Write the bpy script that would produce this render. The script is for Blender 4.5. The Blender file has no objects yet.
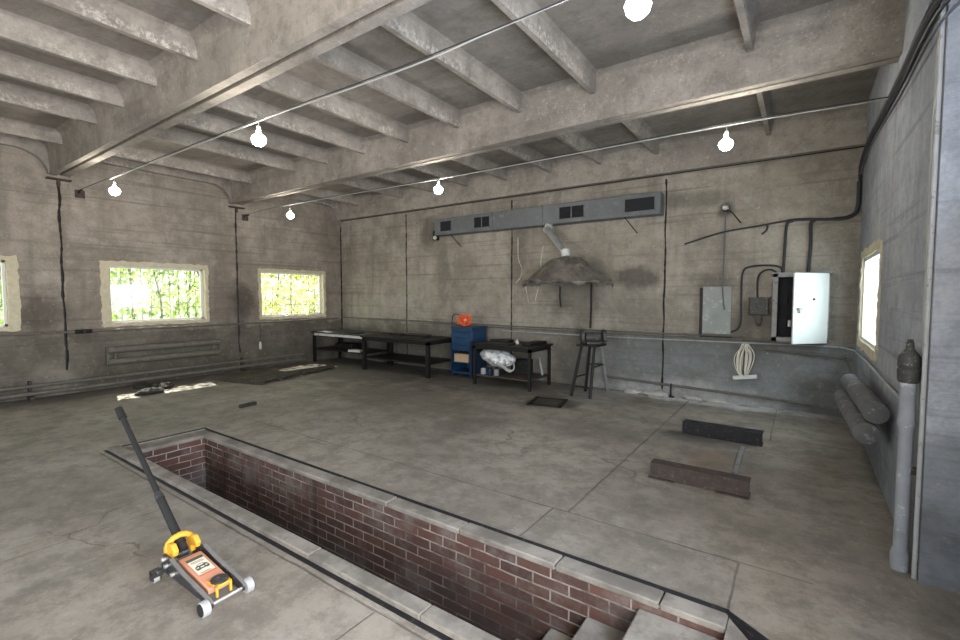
import bpy, bmesh, math, random
from mathutils import Vector, Matrix, Euler
R = math.radians
random.seed(7)
S = bpy.context.scene
COL = S.collection

# ------------------------------------------------------------------ camera, world, sun, large lights, exposure
cam = bpy.data.cameras.new('camera'); camo = bpy.data.objects.new('camera', cam); COL.objects.link(camo)
camo.location = (0, 0, 1.73)
camo.rotation_euler = (R(90 - 3.07), 0, R(35.09))
cam.sensor_width = 36; cam.lens = 460 / 960 * 36; cam.clip_start = .02; cam.clip_end = 200
S.camera = camo
S.view_settings.view_transform = 'Standard'; S.view_settings.look = 'None'
S.view_settings.gamma = 1; S.view_settings.use_curve_mapping = False
S.view_settings.exposure = 0.8
BULB = 11.0          # emission strength of the bulbs' glass
w = bpy.data.worlds.new('world'); S.world = w; w.use_nodes = True
nt = w.node_tree; bg = nt.nodes['Background']
sky = nt.nodes.new('ShaderNodeTexSky'); sky.sky_type = 'NISHITA'; sky.sun_disc = False
sky.sun_elevation = R(54); sky.sun_rotation = R(0); sky.altitude = 200
nt.links.new(sky.outputs[0], bg.inputs[0]); bg.inputs[1].default_value = .22
sun = bpy.data.lights.new('sun', 'SUN'); suno = bpy.data.objects.new('sun', sun); COL.objects.link(suno)
sun.energy = 13; sun.angle = R(.53); sun.color = (1, .95, .86)
el = R(54); d = Vector((1, -.27, 0)).normalized() * math.cos(el) + Vector((0, 0, -math.sin(el)))
suno.rotation_euler = d.to_track_quat('-Z', 'Y').to_euler(); suno.location = (-20, 8, 20)
def area(name, loc, direction, sx, sy, power, color):
    l = bpy.data.lights.new(name, 'AREA'); o = bpy.data.objects.new(name, l); COL.objects.link(o)
    l.shape = 'RECTANGLE'; l.size = sx; l.size_y = sy; l.energy = power; l.color = color
    o.location = loc; o.rotation_euler = Vector(direction).to_track_quat('-Z', 'Y').to_euler()
    return o
# added fill from unseen openings behind and beside, then daylight at the windows
area('added_rear_fill', (-4.2, -3.72, 1.7), (0, 1, 0), 4.4, 3.2, 105, (.95, .98, 1))  # added soft light from behind, through a made-up gateway
area('added_side_fill', (1.0, -.4, 1.75), (-1, 0.0, .12), 3.6, 3.0, 300, (1, .95, .89))  # added, unseen source from the right, to light the rib faces
area('added_blue_fill', (1.0, 2.15, 1.75), (-1, -.3, .5), .9, 1.2, 85, (.5, .70, 1))  # added blue fill, stands in for the bluish haze on the right
area('right_window_daylight', (.88, 6.92, 1.72), (-1, 0, -.05), 1.7, 1.15, 46, (.78, .88, 1))
for k, yc in enumerate((.88, 3.85, 6.84)):
    area('left_window_daylight', (-10.98, yc, 1.77), (1, 0, -.1), 1.55, 1.0, 12, (.98, 1, .86))

LX, BY, RX, FY = -10.55, 8.3, .62, -3.6
ZB, ZR, ZS = 3.78, 4.09, 4.30

# ------------------------------------------------------------------ helpers
def tag(o, label=None, cat=None, group=None, kind=None):
    if label: o['label'] = label
    if cat: o['category'] = cat
    if group: o['group'] = group
    if kind: o['kind'] = kind
    return o
def thing(name, label, cat, loc=(0, 0, 0), rz=0, group=None):
    o = bpy.data.objects.new(name, None); COL.objects.link(o); o.empty_display_size = .1
    o.location = loc; o.rotation_euler = (0, 0, rz)
    return tag(o, label, cat, group)
class MB:
    def __init__(s): s.bm = bmesh.new()
    def box(s, c, size, rot=None):
        m = Matrix.Translation(c)
        if rot: m = m @ Euler(rot).to_matrix().to_4x4()
        m = m @ Matrix.Diagonal((*size, 1))
        bmesh.ops.create_cube(s.bm, size=1, matrix=m); return s
    def bb(s, a, b):
        return s.box([(a[i] + b[i]) / 2 for i in range(3)], [abs(b[i] - a[i]) for i in range(3)])
    def cyl(s, p0, p1, r, r2=None, n=16, cap=True):
        p0, p1 = Vector(p0), Vector(p1); d = p1 - p0
        m = Matrix.Translation((p0 + p1) / 2) @ d.to_track_quat('Z', 'Y').to_matrix().to_4x4()
        bmesh.ops.create_cone(s.bm, cap_ends=cap, cap_tris=False, segments=n, radius1=r, radius2=r if r2 is None else r2, depth=d.length, matrix=m); return s
    def sph(s, c, r, sc=(1, 1, 1), n=16):
        bmesh.ops.create_uvsphere(s.bm, u_segments=n, v_segments=max(6, n // 2 + 2), radius=r, matrix=Matrix.Translation(c) @ Matrix.Diagonal((*sc, 1))); return s
    def tube(s, pts, r, n=8, closed=False):
        pts = [Vector(p) for p in pts]; N = len(pts); rings = []
        up = Vector((0, 0, 1)); prev = None
        for i, p in enumerate(pts):
            a = pts[(i - 1) % N] if (i or closed) else p; b = pts[(i + 1) % N] if (i < N - 1 or closed) else p
            t = (b - a).normalized()
            if prev is None:
                x = t.cross(up)
                if x.length < .05: x = t.cross(Vector((1, 0, 0)))
            else:
                x = prev - t * prev.dot(t)
            x.normalize(); prev = x; y = t.cross(x)
            rr = r[min(i, len(r) - 1)] if isinstance(r, (list, tuple)) else r
            rings.append([s.bm.verts.new(p + (x * math.cos(2 * math.pi * k / n) + y * math.sin(2 * math.pi * k / n)) * rr) for k in range(n)])
        for i in range(N if closed else N - 1):
            A, B = rings[i], rings[(i + 1) % N]
            for k in range(n): s.bm.faces.new((A[k], A[(k + 1) % n], B[(k + 1) % n], B[k]))
        if not closed:
            s.bm.faces.new(rings[0][::-1]); s.bm.faces.new(rings[-1])
        return s
    def prism(s, prof, a, b, axis):
        """profile polygon (2-D) extruded from a to b along axis: 'x' prof=(y,z), 'y' prof=(x,z), 'z' prof=(x,y)"""
        f = {'x': lambda p, t: (t, p[0], p[1]), 'y': lambda p, t: (p[0], t, p[1]), 'z': lambda p, t: (p[0], p[1], t)}[axis]
        A = [s.bm.verts.new(f(p, a)) for p in prof]; B = [s.bm.verts.new(f(p, b)) for p in prof]; n = len(prof)
        s.bm.faces.new(A); s.bm.faces.new(B[::-1])
        for k in range(n): s.bm.faces.new((A[k], B[k], B[(k + 1) % n], A[(k + 1) % n]))
        return s
    def lathe(s, prof, c=(0, 0, 0), n=20, axis='z'):
        rings = []
        for r, z in prof:
            rg = []
            for k in range(n):
                a = 2 * math.pi * k / n; u, v = r * math.cos(a), r * math.sin(a)
                p = {'z': (u, v, z), 'x': (z, u, v), 'y': (u, z, v)}[axis]
                rg.append(s.bm.verts.new((c[0] + p[0], c[1] + p[1], c[2] + p[2])))
            rings.append(rg)
        for A, B in zip(rings, rings[1:]):
            for k in range(n): s.bm.faces.new((A[k], A[(k + 1) % n], B[(k + 1) % n], B[k]))
        s.bm.faces.new(rings[0][::-1]); s.bm.faces.new(rings[-1]); return s
    def poly(s, pts):
        s.bm.faces.new([s.bm.verts.new(p) for p in pts]); return s
    def build(s, name, mat, parent=None, smooth=True, bevel=0, kind=None, label=None, recalc=True, uv=False):
        if recalc: bmesh.ops.recalc_face_normals(s.bm, faces=s.bm.faces[:])
        me = bpy.data.meshes.new(name)
        if uv:
            L = s.bm.loops.layers.uv.new('uv')
            for f in s.bm.faces:
                n = f.normal
                for l in f.loops:
                    c = l.vert.co
                    l[L].uv = (c.x + 3, c.z + 3) if abs(n.y) >= abs(n.x) and abs(n.y) >= abs(n.z) else ((c.y + 3, c.z + 3) if abs(n.x) >= abs(n.z) else (c.x + 3, c.y + 3))
        s.bm.to_mesh(me); s.bm.free()
        if smooth:
            me.shade_smooth(); me.set_sharp_from_angle(angle=R(32))
        o = bpy.data.objects.new(name, me); COL.objects.link(o)
        if mat: me.materials.append(mat)
        if parent: o.parent = parent
        if bevel:
            b = o.modifiers.new('bevel', 'BEVEL'); b.width = bevel; b.segments = 2; b.limit_method = 'ANGLE'; b.angle_limit = R(40)
        if kind: o['kind'] = kind
        if label: o['label'] = label
        return o
def smooth_path(pts, k=6):
    """Catmull-Rom through points"""
    P = [Vector(p) for p in pts]; P = [P[0] * 2 - P[1]] + P + [P[-1] * 2 - P[-2]]; out = []
    for i in range(1, len(P) - 2):
        a, b, c, d = P[i - 1], P[i], P[i + 1], P[i + 2]
        for j in range(k):
            t = j / k
            out.append(.5 * ((2 * b) + (c - a) * t + (2 * a - 5 * b + 4 * c - d) * t * t + (3 * b - a - 3 * c + d) * t ** 3))
    out.append(P[-2]); return out

# ------------------------------------------------------------------ materials
class NT:
    def __init__(s, name):
        s.m = bpy.data.materials.new(name); s.m.use_nodes = True; s.t = s.m.node_tree
        s.p = s.t.nodes['Principled BSDF']; s.out = s.t.nodes['Material Output']
        s.co = s.n('ShaderNodeTexCoord').outputs['Object']
    def n(s, ty, **kw):
        nd = s.t.nodes.new(ty)
        for k, v in kw.items(): setattr(nd, k, v)
        return nd
    def lk(s, a, b): s.t.links.new(a, b)
    def inp(s, sock, v):
        if hasattr(v, 'is_output') or isinstance(v, bpy.types.NodeSocket): s.lk(v, sock)
        else: sock.default_value = v
    def map(s, scale=(1, 1, 1), loc=(0, 0, 0), rot=(0, 0, 0), co=None):
        m = s.n('ShaderNodeMapping'); m.inputs['Scale'].default_value = scale; m.inputs['Location'].default_value = loc; m.inputs['Rotation'].default_value = rot
        s.lk(co or s.co, m.inputs[0]); return m.outputs[0]
    def noise(s, sc, det=4, rough=.55, co=None, dist=0):
        nd = s.n('ShaderNodeTexNoise'); nd.inputs['Scale'].default_value = sc; nd.inputs['Detail'].default_value = det
        nd.inputs['Roughness'].default_value = rough; nd.inputs['Distortion'].default_value = dist
        s.lk(co or s.co, nd.inputs['Vector']); return nd.outputs[0]
    def ramp(s, f, a, b):
        """smooth 0..1 as f goes a..b"""
        m = s.n('ShaderNodeMapRange', interpolation_type='SMOOTHSTEP'); m.inputs[1].default_value = a; m.inputs[2].default_value = b
        s.inp(m.inputs[0], f); return m.outputs[0]
    def ma(s, op, a, b=0.0, c=None):
        m = s.n('ShaderNodeMath', operation=op); s.inp(m.inputs[0], a); s.inp(m.inputs[1], b)
        if c is not None: s.inp(m.inputs[2], c)
        return m.outputs[0]
    def mix(s, f, a, b, mode='MIX'):
        m = s.n('ShaderNodeMix', data_type='RGBA', blend_type=mode)
        s.inp(m.inputs[0], f)
        for sk, v in ((m.inputs[6], a), (m.inputs[7], b)):
            if isinstance(v, tuple): sk.default_value = (*v, 1) if len(v) == 3 else v
            else: s.lk(v, sk)
        return m.outputs[2]
    def xyz(s):
        x = s.n('ShaderNodeSeparateXYZ'); s.lk(s.co, x.inputs[0]); return x.outputs
    def blob(s, p, r, sc=3.0, amt=.6, stretch=(1, 1, 1)):
        """0..1 noisy spot round p"""
        v = s.n('ShaderNodeVectorMath', operation='SUBTRACT'); s.lk(s.co, v.inputs[0]); v.inputs[1].default_value = p
        q = s.n('ShaderNodeVectorMath', operation='MULTIPLY'); s.lk(v.outputs[0], q.inputs[0]); q.inputs[1].default_value = stretch
        l = s.n('ShaderNodeVectorMath', operation='LENGTH'); s.lk(q.outputs[0], l.inputs[0])
        d = s.ma('MULTIPLY_ADD', s.noise(sc, 5), amt * 2 * r, s.ma('SUBTRACT', l.outputs['Value'], amt * r))
        return s.ramp(d, r, r * .35)
    def bump(s, h, strength=.3, dist=.01):
        b = s.n('ShaderNodeBump'); b.inputs['Strength'].default_value = strength; b.inputs['Distance'].default_value = dist
        s.lk(h, b.inputs['Height']); s.lk(b.outputs[0], s.p.inputs['Normal'])
    def done(s, col=None, rough=.8, metal=0, spec=.3):
        if col is not None: s.inp(s.p.inputs['Base Color'], (*col, 1) if isinstance(col, tuple) else col)
        s.inp(s.p.inputs['Roughness'], rough); s.inp(s.p.inputs['Metallic'], metal); s.p.inputs['Specular IOR Level'].default_value = spec
        return s.m
def plain(name, col, rough=.6, metal=0, var=.25, sc=8, bump=.0, spec=.3, wear=None):
    t = NT(name); n = t.noise(sc, 5)
    c = t.mix(n, tuple(x * (1 - var) for x in col), tuple(min(1, x * (1 + var)) for x in col))
    if wear: c = t.mix(t.ramp(t.noise(sc * 2.2, 6, .65), .56, .68), c, wear)
    if bump: t.bump(t.noise(sc * 4, 4), bump, .004)
    return t.done(c, rough, metal, spec)

def wall_mat(name, c1, c2, low, lowz, blobs=(), white=.5, streak=.5, wtone=(.50, .47, .42), low2=None):
    t = NT(name); x, y, z = t.xyz()
    c = t.mix(t.ramp(t.noise(.9, 8, .62), .34, .66), c1, c2)
    # whitewash worn to different depths, in patches
    c = t.mix(t.ma('MULTIPLY', t.ramp(t.noise(1.7, 9, .7, t.map((1, 1, 1), (5, 2, 1))), .50, .72), .55), c, wtone)
    # soft vertical runs and fine horizontal board marks
    c = t.mix(t.ma('MULTIPLY', t.ramp(t.noise(1, 7, .6, t.map((2.6, 2.6, .22))), .50, .74), streak), c, tuple(v * .45 for v in c1))
    hz = t.noise(1, 5, .6, t.map((.35, .35, 15)))
    c = t.mix(t.ma('MULTIPLY', t.ramp(hz, .53, .68), .5), c, tuple(v * .5 for v in c1))
    if low:
        zz = t.ma('MULTIPLY_ADD', t.noise(2.2, 6, .6), .5, t.ma('SUBTRACT', z, .25))
        m = t.ramp(zz, lowz + .06, lowz - .06)
        lc = t.mix(t.ramp(t.noise(1.6, 7, .65), .36, .66), low[0], low[1])
        if low2: lc = t.mix(t.ramp(t.ma('MULTIPLY_ADD', t.noise(1.2, 5), 2.0, x), -3.6, -1.4), t.mix(t.noise(1.6, 7, .65), low2[0], low2[1]), lc)
        lc = t.mix(t.ma('MULTIPLY', t.ramp(hz, .52, .66), .35), lc, tuple(v * .55 for v in low[0]))
        c = t.mix(m, c, lc)
    for p, r, col, amt, st in blobs:
        c = t.mix(t.ma('MULTIPLY', t.blob(p, r, 3.2, .65, st), amt), c, col)
    # specks: chips, drips of whitewash, pits
    c = t.mix(t.ma('MULTIPLY', t.ramp(t.noise(9, 6, .75), .66, .72), white), c, (.62, .60, .56))
    c = t.mix(t.ma('MULTIPLY', t.ramp(t.noise(7, 6, .75, t.map((1, 1, 1), (9, 3, 7))), .66, .74), .55), c, (.04, .036, .03))
    g = t.noise(40, 3)
    c = t.mix(t.ma('MULTIPLY', t.ramp(t.noise(5, 9, .8), .40, .66), .45), c, tuple(v * .5 for v in c1))
    c = t.mix(t.ma('MULTIPLY', t.ramp(t.noise(11, 8, .8, t.map((1, 1, 1), (2, 9, 4))), .54, .70), .4), c, wtone)
    c = t.mix(t.ma('MULTIPLY', g, .35), c, tuple(v * .6 for v in c1))
    t.bump(t.ma('ADD', t.ma('MULTIPLY', hz, .8), t.ma('MULTIPLY', t.noise(14, 6, .7), .8)), .55, .02)
    return t.done(c, .9, 0, .15)

DK = (.03, .027, .022)
M = {}
M['wl'] = wall_mat('whitewashed concrete, left', (.225, .195, .162), (.36, .315, .265), ((.095, .085, .068), (.175, .156, .128)), 1.05,
    [((LX, 5.55, 1.6), .55, DK, .75, (1, 1.3, .8)), ((LX, 2.1, 1.45), .45, DK, .6, (1, 1, 1)), ((LX, 2.2, .2), .5, (.40, .37, .32), .5, (1, 1, 1)),
     ((LX, 1.0, .1), 1.0, DK, .5, (1, .5, 2)), ((LX, 4.4, .12), .9, DK, .5, (1, .4, 2)), ((LX, 7.4, .3), .7, DK, .6, (1, .6, 1.2))])
M['wb'] = wall_mat('whitewashed concrete, back', (.25, .222, .187), (.40, .36, .305), ((.165, .175, .18), (.245, .265, .28)), 1.02,
    [((-2.4, BY, 2.05), .42, DK, .72, (.8, 1, 1.5)), ((-3.6, BY, 1.9), .7, DK, .45, (1, 1, .8)), ((-4.9, BY, 2.6), .5, DK, .45, (1.6, 1, .5)), ((-3.6, BY, .5), .6, DK, .6, (1.1, 1, .7)),
     ((-7.4, BY, .4), 1.4, DK, .55, (.6, 1, 1.4)), ((-9.4, BY, .4), 1.2, DK, .6, (.7, 1, 1.3)), ((-7.3, BY, 3.2), .3, DK, .6, (.7, 1, .6)), ((-6.9, BY, 2.3), .45, (.10, .095, .08), .5, (1.6, 1, .4)),
     ((-1.05, BY, 3.08), .16, DK, .8, (1, 1, 1)), ((-1.2, BY, 1.95), .36, DK, .55, (.8, 1, 1.2)), ((-.7, BY, 1.3), .5, DK, .4, (1, 1, 1)), ((-1.6, BY, 3.3), .5, DK, .45, (.6, 1, 2.2)),
     ((-9.6, BY, 1.35), .5, (.40, .38, .30), .4, (1, 1, 1)), ((-8.1, BY, 1.5), .45, (.4, .39, .33), .5, (1, 1, 1)), ((-1.6, BY, .05), .9, (.6, .6, .6), .55, (.5, 1, 3)), ((.5, BY, .2), .7, DK, .5, (1, 1, 1))], .6, low2=((.20, .18, .15), (.30, .275, .23)))
M['wr'] = wall_mat('whitewashed concrete, right', (.28, .295, .325), (.42, .44, .475), ((.19, .20, .215), (.27, .285, .31)), .9,  # blue tint puts the bluish haze into the wall colour
    [((RX, 4.0, .2), .5, DK, .5, (1, 1, 1)), ((RX, 6.5, .2), .8, DK, .5, (1, .5, 1.5))], .4, .4)
M['wf'] = wall_mat('whitewashed concrete, front', (.27, .25, .22), (.36, .34, .30), None, 0)

def ceil_mat():
    t = NT('raw concrete, ceiling')
    c = t.mix(t.ramp(t.noise(.8, 8, .65), .32, .68), (.22, .197, .172), (.36, .325, .285))
    c = t.mix(t.ma('MULTIPLY', t.ramp(t.noise(1, 6, .6, t.map((.5, 3, 3))), .52, .74), .5), c, (.12, .11, .10))
    pm = t.ma('MULTIPLY', t.ramp(t.noise(.9, 4, .5, t.map((1, 1, 1), (2, 8, 3))), .5, .6), t.ramp(t.noise(34, 7, .8), .54, .68))
    c = t.mix(t.ma('MULTIPLY', pm, .55), c, (.62, .59, .54))
    c = t.mix(t.ma('MULTIPLY', t.ramp(t.noise(4, 9, .8), .44, .66), .5), c, (.13, .115, .10))
    c = t.mix(t.ma('MULTIPLY', t.ramp(t.noise(9, 8, .82, t.map((1, 1, 1), (6, 1, 2))), .54, .68), .45), c, (.50, .46, .41))
    c = t.mix(t.ma('MULTIPLY', t.ramp(t.noise(22, 4, .7), .55, .75), .45), c, (.10, .09, .08))
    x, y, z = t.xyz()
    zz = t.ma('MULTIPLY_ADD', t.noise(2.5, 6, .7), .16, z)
    c = t.mix(t.ma('MULTIPLY', t.ramp(zz, ZS + .01, ZS + .07), .36), c, (.10, .09, .08))       # slab fields darkened by height: shade above the ribs put into the colour
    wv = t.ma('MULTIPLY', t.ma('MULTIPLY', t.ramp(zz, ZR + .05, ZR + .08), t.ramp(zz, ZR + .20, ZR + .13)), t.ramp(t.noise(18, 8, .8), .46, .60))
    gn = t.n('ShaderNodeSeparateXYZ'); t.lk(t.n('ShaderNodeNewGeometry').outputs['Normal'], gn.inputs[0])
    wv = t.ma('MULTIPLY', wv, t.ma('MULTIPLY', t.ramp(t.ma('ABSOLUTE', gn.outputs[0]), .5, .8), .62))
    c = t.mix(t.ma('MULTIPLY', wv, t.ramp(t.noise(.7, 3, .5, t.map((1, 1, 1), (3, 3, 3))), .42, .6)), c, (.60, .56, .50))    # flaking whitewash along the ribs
    t.bump(t.noise(24, 6, .7), .5, .012)
    return t.done(c, .92, 0, .08)
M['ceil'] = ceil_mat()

def floor_mat():
    t = NT('worn concrete floor'); x, y, z = t.xyz()
    c = t.mix(t.ramp(t.noise(.55, 9, .62), .33, .66), (.205, .182, .152), (.335, .302, .256))
    c = t.mix(t.ma('MULTIPLY', t.ramp(t.noise(1.4, 9, .68, t.map((1, 1, 1), (3, 1, 0))), .5, .7), .5), c, (.36, .34, .305))
    c = t.mix(t.ma('MULTIPLY', t.ramp(t.noise(.8, 7, .7, t.map((1, 1, 1), (7, 7, 0))), .54, .72), .6), c, (.09, .082, .068))
    # pale dust brushed along one way
    c = t.mix(t.ma('MULTIPLY', t.ramp(t.noise(1, 6, .65, t.map((.8, 3.2, 1), (0, 0, 0), (0, 0, .35))), .55, .72), .35), c, (.42, .40, .36))
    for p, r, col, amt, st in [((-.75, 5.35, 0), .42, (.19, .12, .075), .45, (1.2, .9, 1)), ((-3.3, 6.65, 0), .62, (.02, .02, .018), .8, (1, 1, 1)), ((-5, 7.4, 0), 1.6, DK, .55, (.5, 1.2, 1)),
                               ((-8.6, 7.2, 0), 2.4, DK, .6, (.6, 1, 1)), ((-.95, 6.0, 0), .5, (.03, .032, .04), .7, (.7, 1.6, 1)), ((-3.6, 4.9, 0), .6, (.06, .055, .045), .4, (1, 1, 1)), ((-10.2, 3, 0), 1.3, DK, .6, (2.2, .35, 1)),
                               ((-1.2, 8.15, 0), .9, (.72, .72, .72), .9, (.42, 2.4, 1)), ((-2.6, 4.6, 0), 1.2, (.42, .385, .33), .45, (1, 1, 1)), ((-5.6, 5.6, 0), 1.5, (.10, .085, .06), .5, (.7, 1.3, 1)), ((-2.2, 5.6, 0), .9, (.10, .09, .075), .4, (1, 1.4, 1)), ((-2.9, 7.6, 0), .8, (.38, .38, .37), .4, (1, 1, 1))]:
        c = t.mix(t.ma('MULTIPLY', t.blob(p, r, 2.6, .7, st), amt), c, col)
    c = t.mix(t.ma('MULTIPLY', t.ramp(t.noise(3.5, 9, .8), .42, .62), .6), c, (.12, .106, .088))
    c = t.mix(t.ma('MULTIPLY', t.ramp(t.noise(8, 8, .82, t.map((1, 1, 1), (3, 7, 0))), .54, .68), .4), c, (.45, .43, .395))
    c = t.mix(t.ma('MULTIPLY', t.ramp(t.noise(6, 7, .78), .66, .72), .6), c, (.50, .49, .46))
    c = t.mix(t.ma('MULTIPLY', t.noise(45, 3), .3), c, (.11, .10, .09))
    # slab joints: straight, slightly wandering
    def joint(axis, at, lo, hi, wd=.008):
        u, v = (x, y) if axis == 'x' else (y, x)
        wob = t.ma('MULTIPLY_ADD', t.noise(3, 3), .03, -.015)
        dd = t.ma('ABSOLUTE', t.ma('SUBTRACT', t.ma('ADD', u, wob), at))
        m = t.ma('MULTIPLY', t.ramp(dd, wd * 1.2, wd * .5), t.ma('MULTIPLY_ADD', t.noise(2.5, 4), 1.2, .0))
        inside = t.ma('MULTIPLY', t.ma('GREATER_THAN', v, lo), t.ma('LESS_THAN', v, hi))
        return t.ma('MULTIPLY', m, inside)
    J = joint('x', -1.49, 3.35, 8.25, .011)
    for a in [('y', 3.34, -6.2, .1, .009), ('x', -1.62, 2.8, 3.34, .008), ('x', -.29, 2.8, 3.32, .008), ('x', -.28, 6.4, 8.2, .007), ('y', 1.665, -6.3, .3, .008), ('x', -4.5, 3.34, 8.2, .006), ('x', -1.87, .2, 1.66, .006), ('x', -4.2, -1, 1.66, .004), ('y', 6.4, -10, 0, .004)]:
        J = t.ma('MAXIMUM', J, joint(*a))
    # hair cracks
    vo = t.n('ShaderNodeTexVoronoi', feature='DISTANCE_TO_EDGE'); vo.inputs['Scale'].default_value = .75
    nv = t.n('ShaderNodeTexNoise'); nv.inputs['Scale'].default_value = 2.4; nv.inputs['Detail'].default_value = 6; t.lk(t.co, nv.inputs['Vector'])
    av = t.n('ShaderNodeVectorMath', operation='MULTIPLY_ADD'); t.lk(nv.outputs['Color'], av.inputs[0]); av.inputs[1].default_value = (.7, .7, 0); t.lk(t.co, av.inputs[2])
    t.lk(av.outputs[0], vo.inputs['Vector'])
    ck = t.ma('MULTIPLY', t.ramp(vo.outputs['Distance'], .010, .003), t.ramp(t.noise(.45, 3, .5, t.map((1, 1, 1), (1.5, 4, 0))), .5, .58))
    J = t.ma('MAXIMUM', J, t.ma('MULTIPLY', ck, .5))
    c = t.mix(t.ma('MULTIPLY', J, .85), c, (.035, .03, .026))
    h = t.ma('SUBTRACT', t.ma('ADD', t.ma('MULTIPLY', t.noise(7, 7, .65), .7), t.ma('MULTIPLY', t.noise(60, 3), .12)), t.ma('MULTIPLY', J, .8))
    t.bump(h, .4, .018)
    return t.done(c, t.ma('MULTIPLY_ADD', t.noise(1.5, 5), .3, .55), 0, .25)
M['floor'] = floor_mat()

def brick_mat():
    t = NT('old red brick'); uv = t.n('ShaderNodeTexCoord').outputs['UV']
    wv = t.n('ShaderNodeTexNoise'); wv.inputs['Scale'].default_value = 9; t.lk(uv, wv.inputs['Vector'])
    ad = t.n('ShaderNodeVectorMath', operation='MULTIPLY_ADD'); t.lk(wv.outputs['Color'], ad.inputs[0]); ad.inputs[1].default_value = (.012, .012, 0); t.lk(uv, ad.inputs[2])
    b = t.n('ShaderNodeTexBrick'); t.lk(ad.outputs[0], b.inputs['Vector'])
    b.inputs['Scale'].default_value = 1; b.inputs['Brick Width'].default_value = .262; b.inputs['Row Height'].default_value = .08
    b.inputs['Mortar Size'].default_value = .0065; b.inputs['Mortar Smooth'].default_value = .25; b.inputs['Bias'].default_value = 0
    b.inputs['Color1'].default_value = (.128, .068, .056, 1); b.inputs['Color2'].default_value = (.072, .046, .041, 1); b.inputs['Mortar'].default_value = (.38, .34, .30, 1)
    c = b.outputs['Color']
    mm = t.ma('MULTIPLY', t.ramp(t.noise(2.2, 6, .7), .42, .58), .9)      # mortar smeared and dirty in places
    c = t.mix(t.ma('MULTIPLY', mm, b.outputs['Fac']), c, (.10, .085, .075))
    c = t.mix(t.ma('MULTIPLY', t.ramp(t.noise(2.6, 7, .7, t.map((1, 1, 1), (4, 0, 2))), .46, .68), .75), c, (.20, .175, .16))
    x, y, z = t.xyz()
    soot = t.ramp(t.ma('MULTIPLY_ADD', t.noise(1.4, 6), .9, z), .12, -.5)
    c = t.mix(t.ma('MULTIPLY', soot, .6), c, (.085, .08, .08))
    c = t.mix(t.ma('MULTIPLY', t.ramp(t.noise(1, 5, .6, t.map((7, 7, .5))), .58, .72), .4), c, (.03, .025, .022))
    t.bump(t.ma('SUBTRACT', t.ma('MULTIPLY', t.noise(30, 6, .7), .6), t.ma('MULTIPLY', b.outputs['Fac'], 1.0)), .8, .012)
    return t.done(c, .92, 0, .12)
M['brick'] = brick_mat()
def kerb_mat():
    t = NT('pale kerb concrete')
    c = t.mix(t.ramp(t.noise(3, 8, .65), .35, .65), (.16, .147, .128), (.30, .278, .245))
    c = t.mix(t.ma('MULTIPLY', t.ramp(t.noise(14, 6, .7), .55, .7), .6), c, (.15, .135, .12))
    t.bump(t.noise(26, 6, .7), .6, .012)
    return t.done(c, .9, 0, .15)
M['kerb'] = kerb_mat()
M['dark_steel'] = plain('dark oily steel', (.016, .015, .0135), .5, .35, .4, 9, .2, .35, (.04, .035, .03))
M['stone_wheel'] = plain('dark grinding stone', (.10, .095, .09), .9)
M['bench_top'] = plain('worn bench steel', (.075, .07, .062), .42, .55, .5, 5, .15, .5, (.17, .16, .145))
M['grey_steel'] = plain('grey painted steel', (.24, .245, .25), .5, .3, .25, 7, .15, .4, (.14, .12, .10))
M['zinc'] = plain('galvanised sheet', (.135, .145, .15), .55, .3, .25, 4, .12, .4, (.2, .205, .21))
M['bright_zinc'] = plain('bright galvanised pipe', (.62, .63, .64), .35, .75, .15, 6, .05, .5)
M['rust'] = plain('rusty steel', (.062, .048, .042), .75, .2, .5, 12, .5, .25, (.12, .095, .08))
M['channel_dark'] = plain('dark mill steel', (.018, .018, .021), .55, .4, .4, 10, .3, .4, (.07, .06, .055))
M['pipe'] = plain('old painted pipe', (.13, .118, .10), .6, .1, .35, 10, .3, .3, (.07, .055, .042))
M['pipe_grey'] = plain('grey painted pipe', (.33, .335, .34), .55, 0, .25, 10, .2, .3, (.2, .18, .16))
M['cable_black'] = plain('black cable', (.035, .036, .04), .6, 0, .3)
M['cable_grey'] = plain('grey cable', (.11, .115, .125), .6, 0, .3)
M['cable_white'] = plain('white cable', (.36, .36, .34), .5, 0, .15)
M['void'] = plain('dark void', (.012, .013, .017), .7)
M['white_paint'] = plain('white enamel', (.52, .535, .51), .45, 0, .06, 5, .05, .4)
M['blue'] = plain('blue enamel', (.011, .047, .112), .42, .1, .25, 6, .08, .45, (.03, .05, .08))
M['blue_dark'] = plain('dark blue enamel', (.012, .028, .07), .45, .1, .3, 6)
M['card'] = plain('cardboard', (.42, .30, .20), .85)
M['foam'] = plain('cream filler foam', (.50, .45, .33), .9, 0, .3, 14, .9, .1)
M['frame'] = plain('white window frame', (.66, .66, .62), .5, 0, .1, 5)
M['wood_dark'] = plain('dark dirty wood', (.06, .052, .04), .85, 0, .5, 9, .5, .15, (.14, .12, .095))
M['rubber'] = plain('black rubber', (.018, .018, .018), .7)
M['wheel'] = plain('grey cast wheel', (.40, .40, .41), .5, .2, .15)
M['jack_grey'] = plain('dark grey jack frame', (.045, .045, .047), .45, .4, .3, 14, .1, .45, (.2, .19, .18))
M['jack_rail'] = plain('dusty grey frame flange', (.20, .195, .19), .55, .3, .25, 14)
M['jack_yellow'] = plain('orange yellow paint', (.72, .36, .035), .45, 0, .12, 12, .05, .45)
M['jack_arm'] = plain('faded salmon paint', (.58, .27, .17), .5, 0, .15, 12, .05, .4)
M['paper'] = plain('cream sticker', (.70, .65, .53), .6, 0, .06)
M['ink'] = plain('dark olive ink', (.075, .078, .055), .7)
M['orange'] = plain('orange cable', (.85, .13, .03), .5, 0, .15)
M['label_orange'] = plain('orange red label', (.55, .16, .07), .6)
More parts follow.
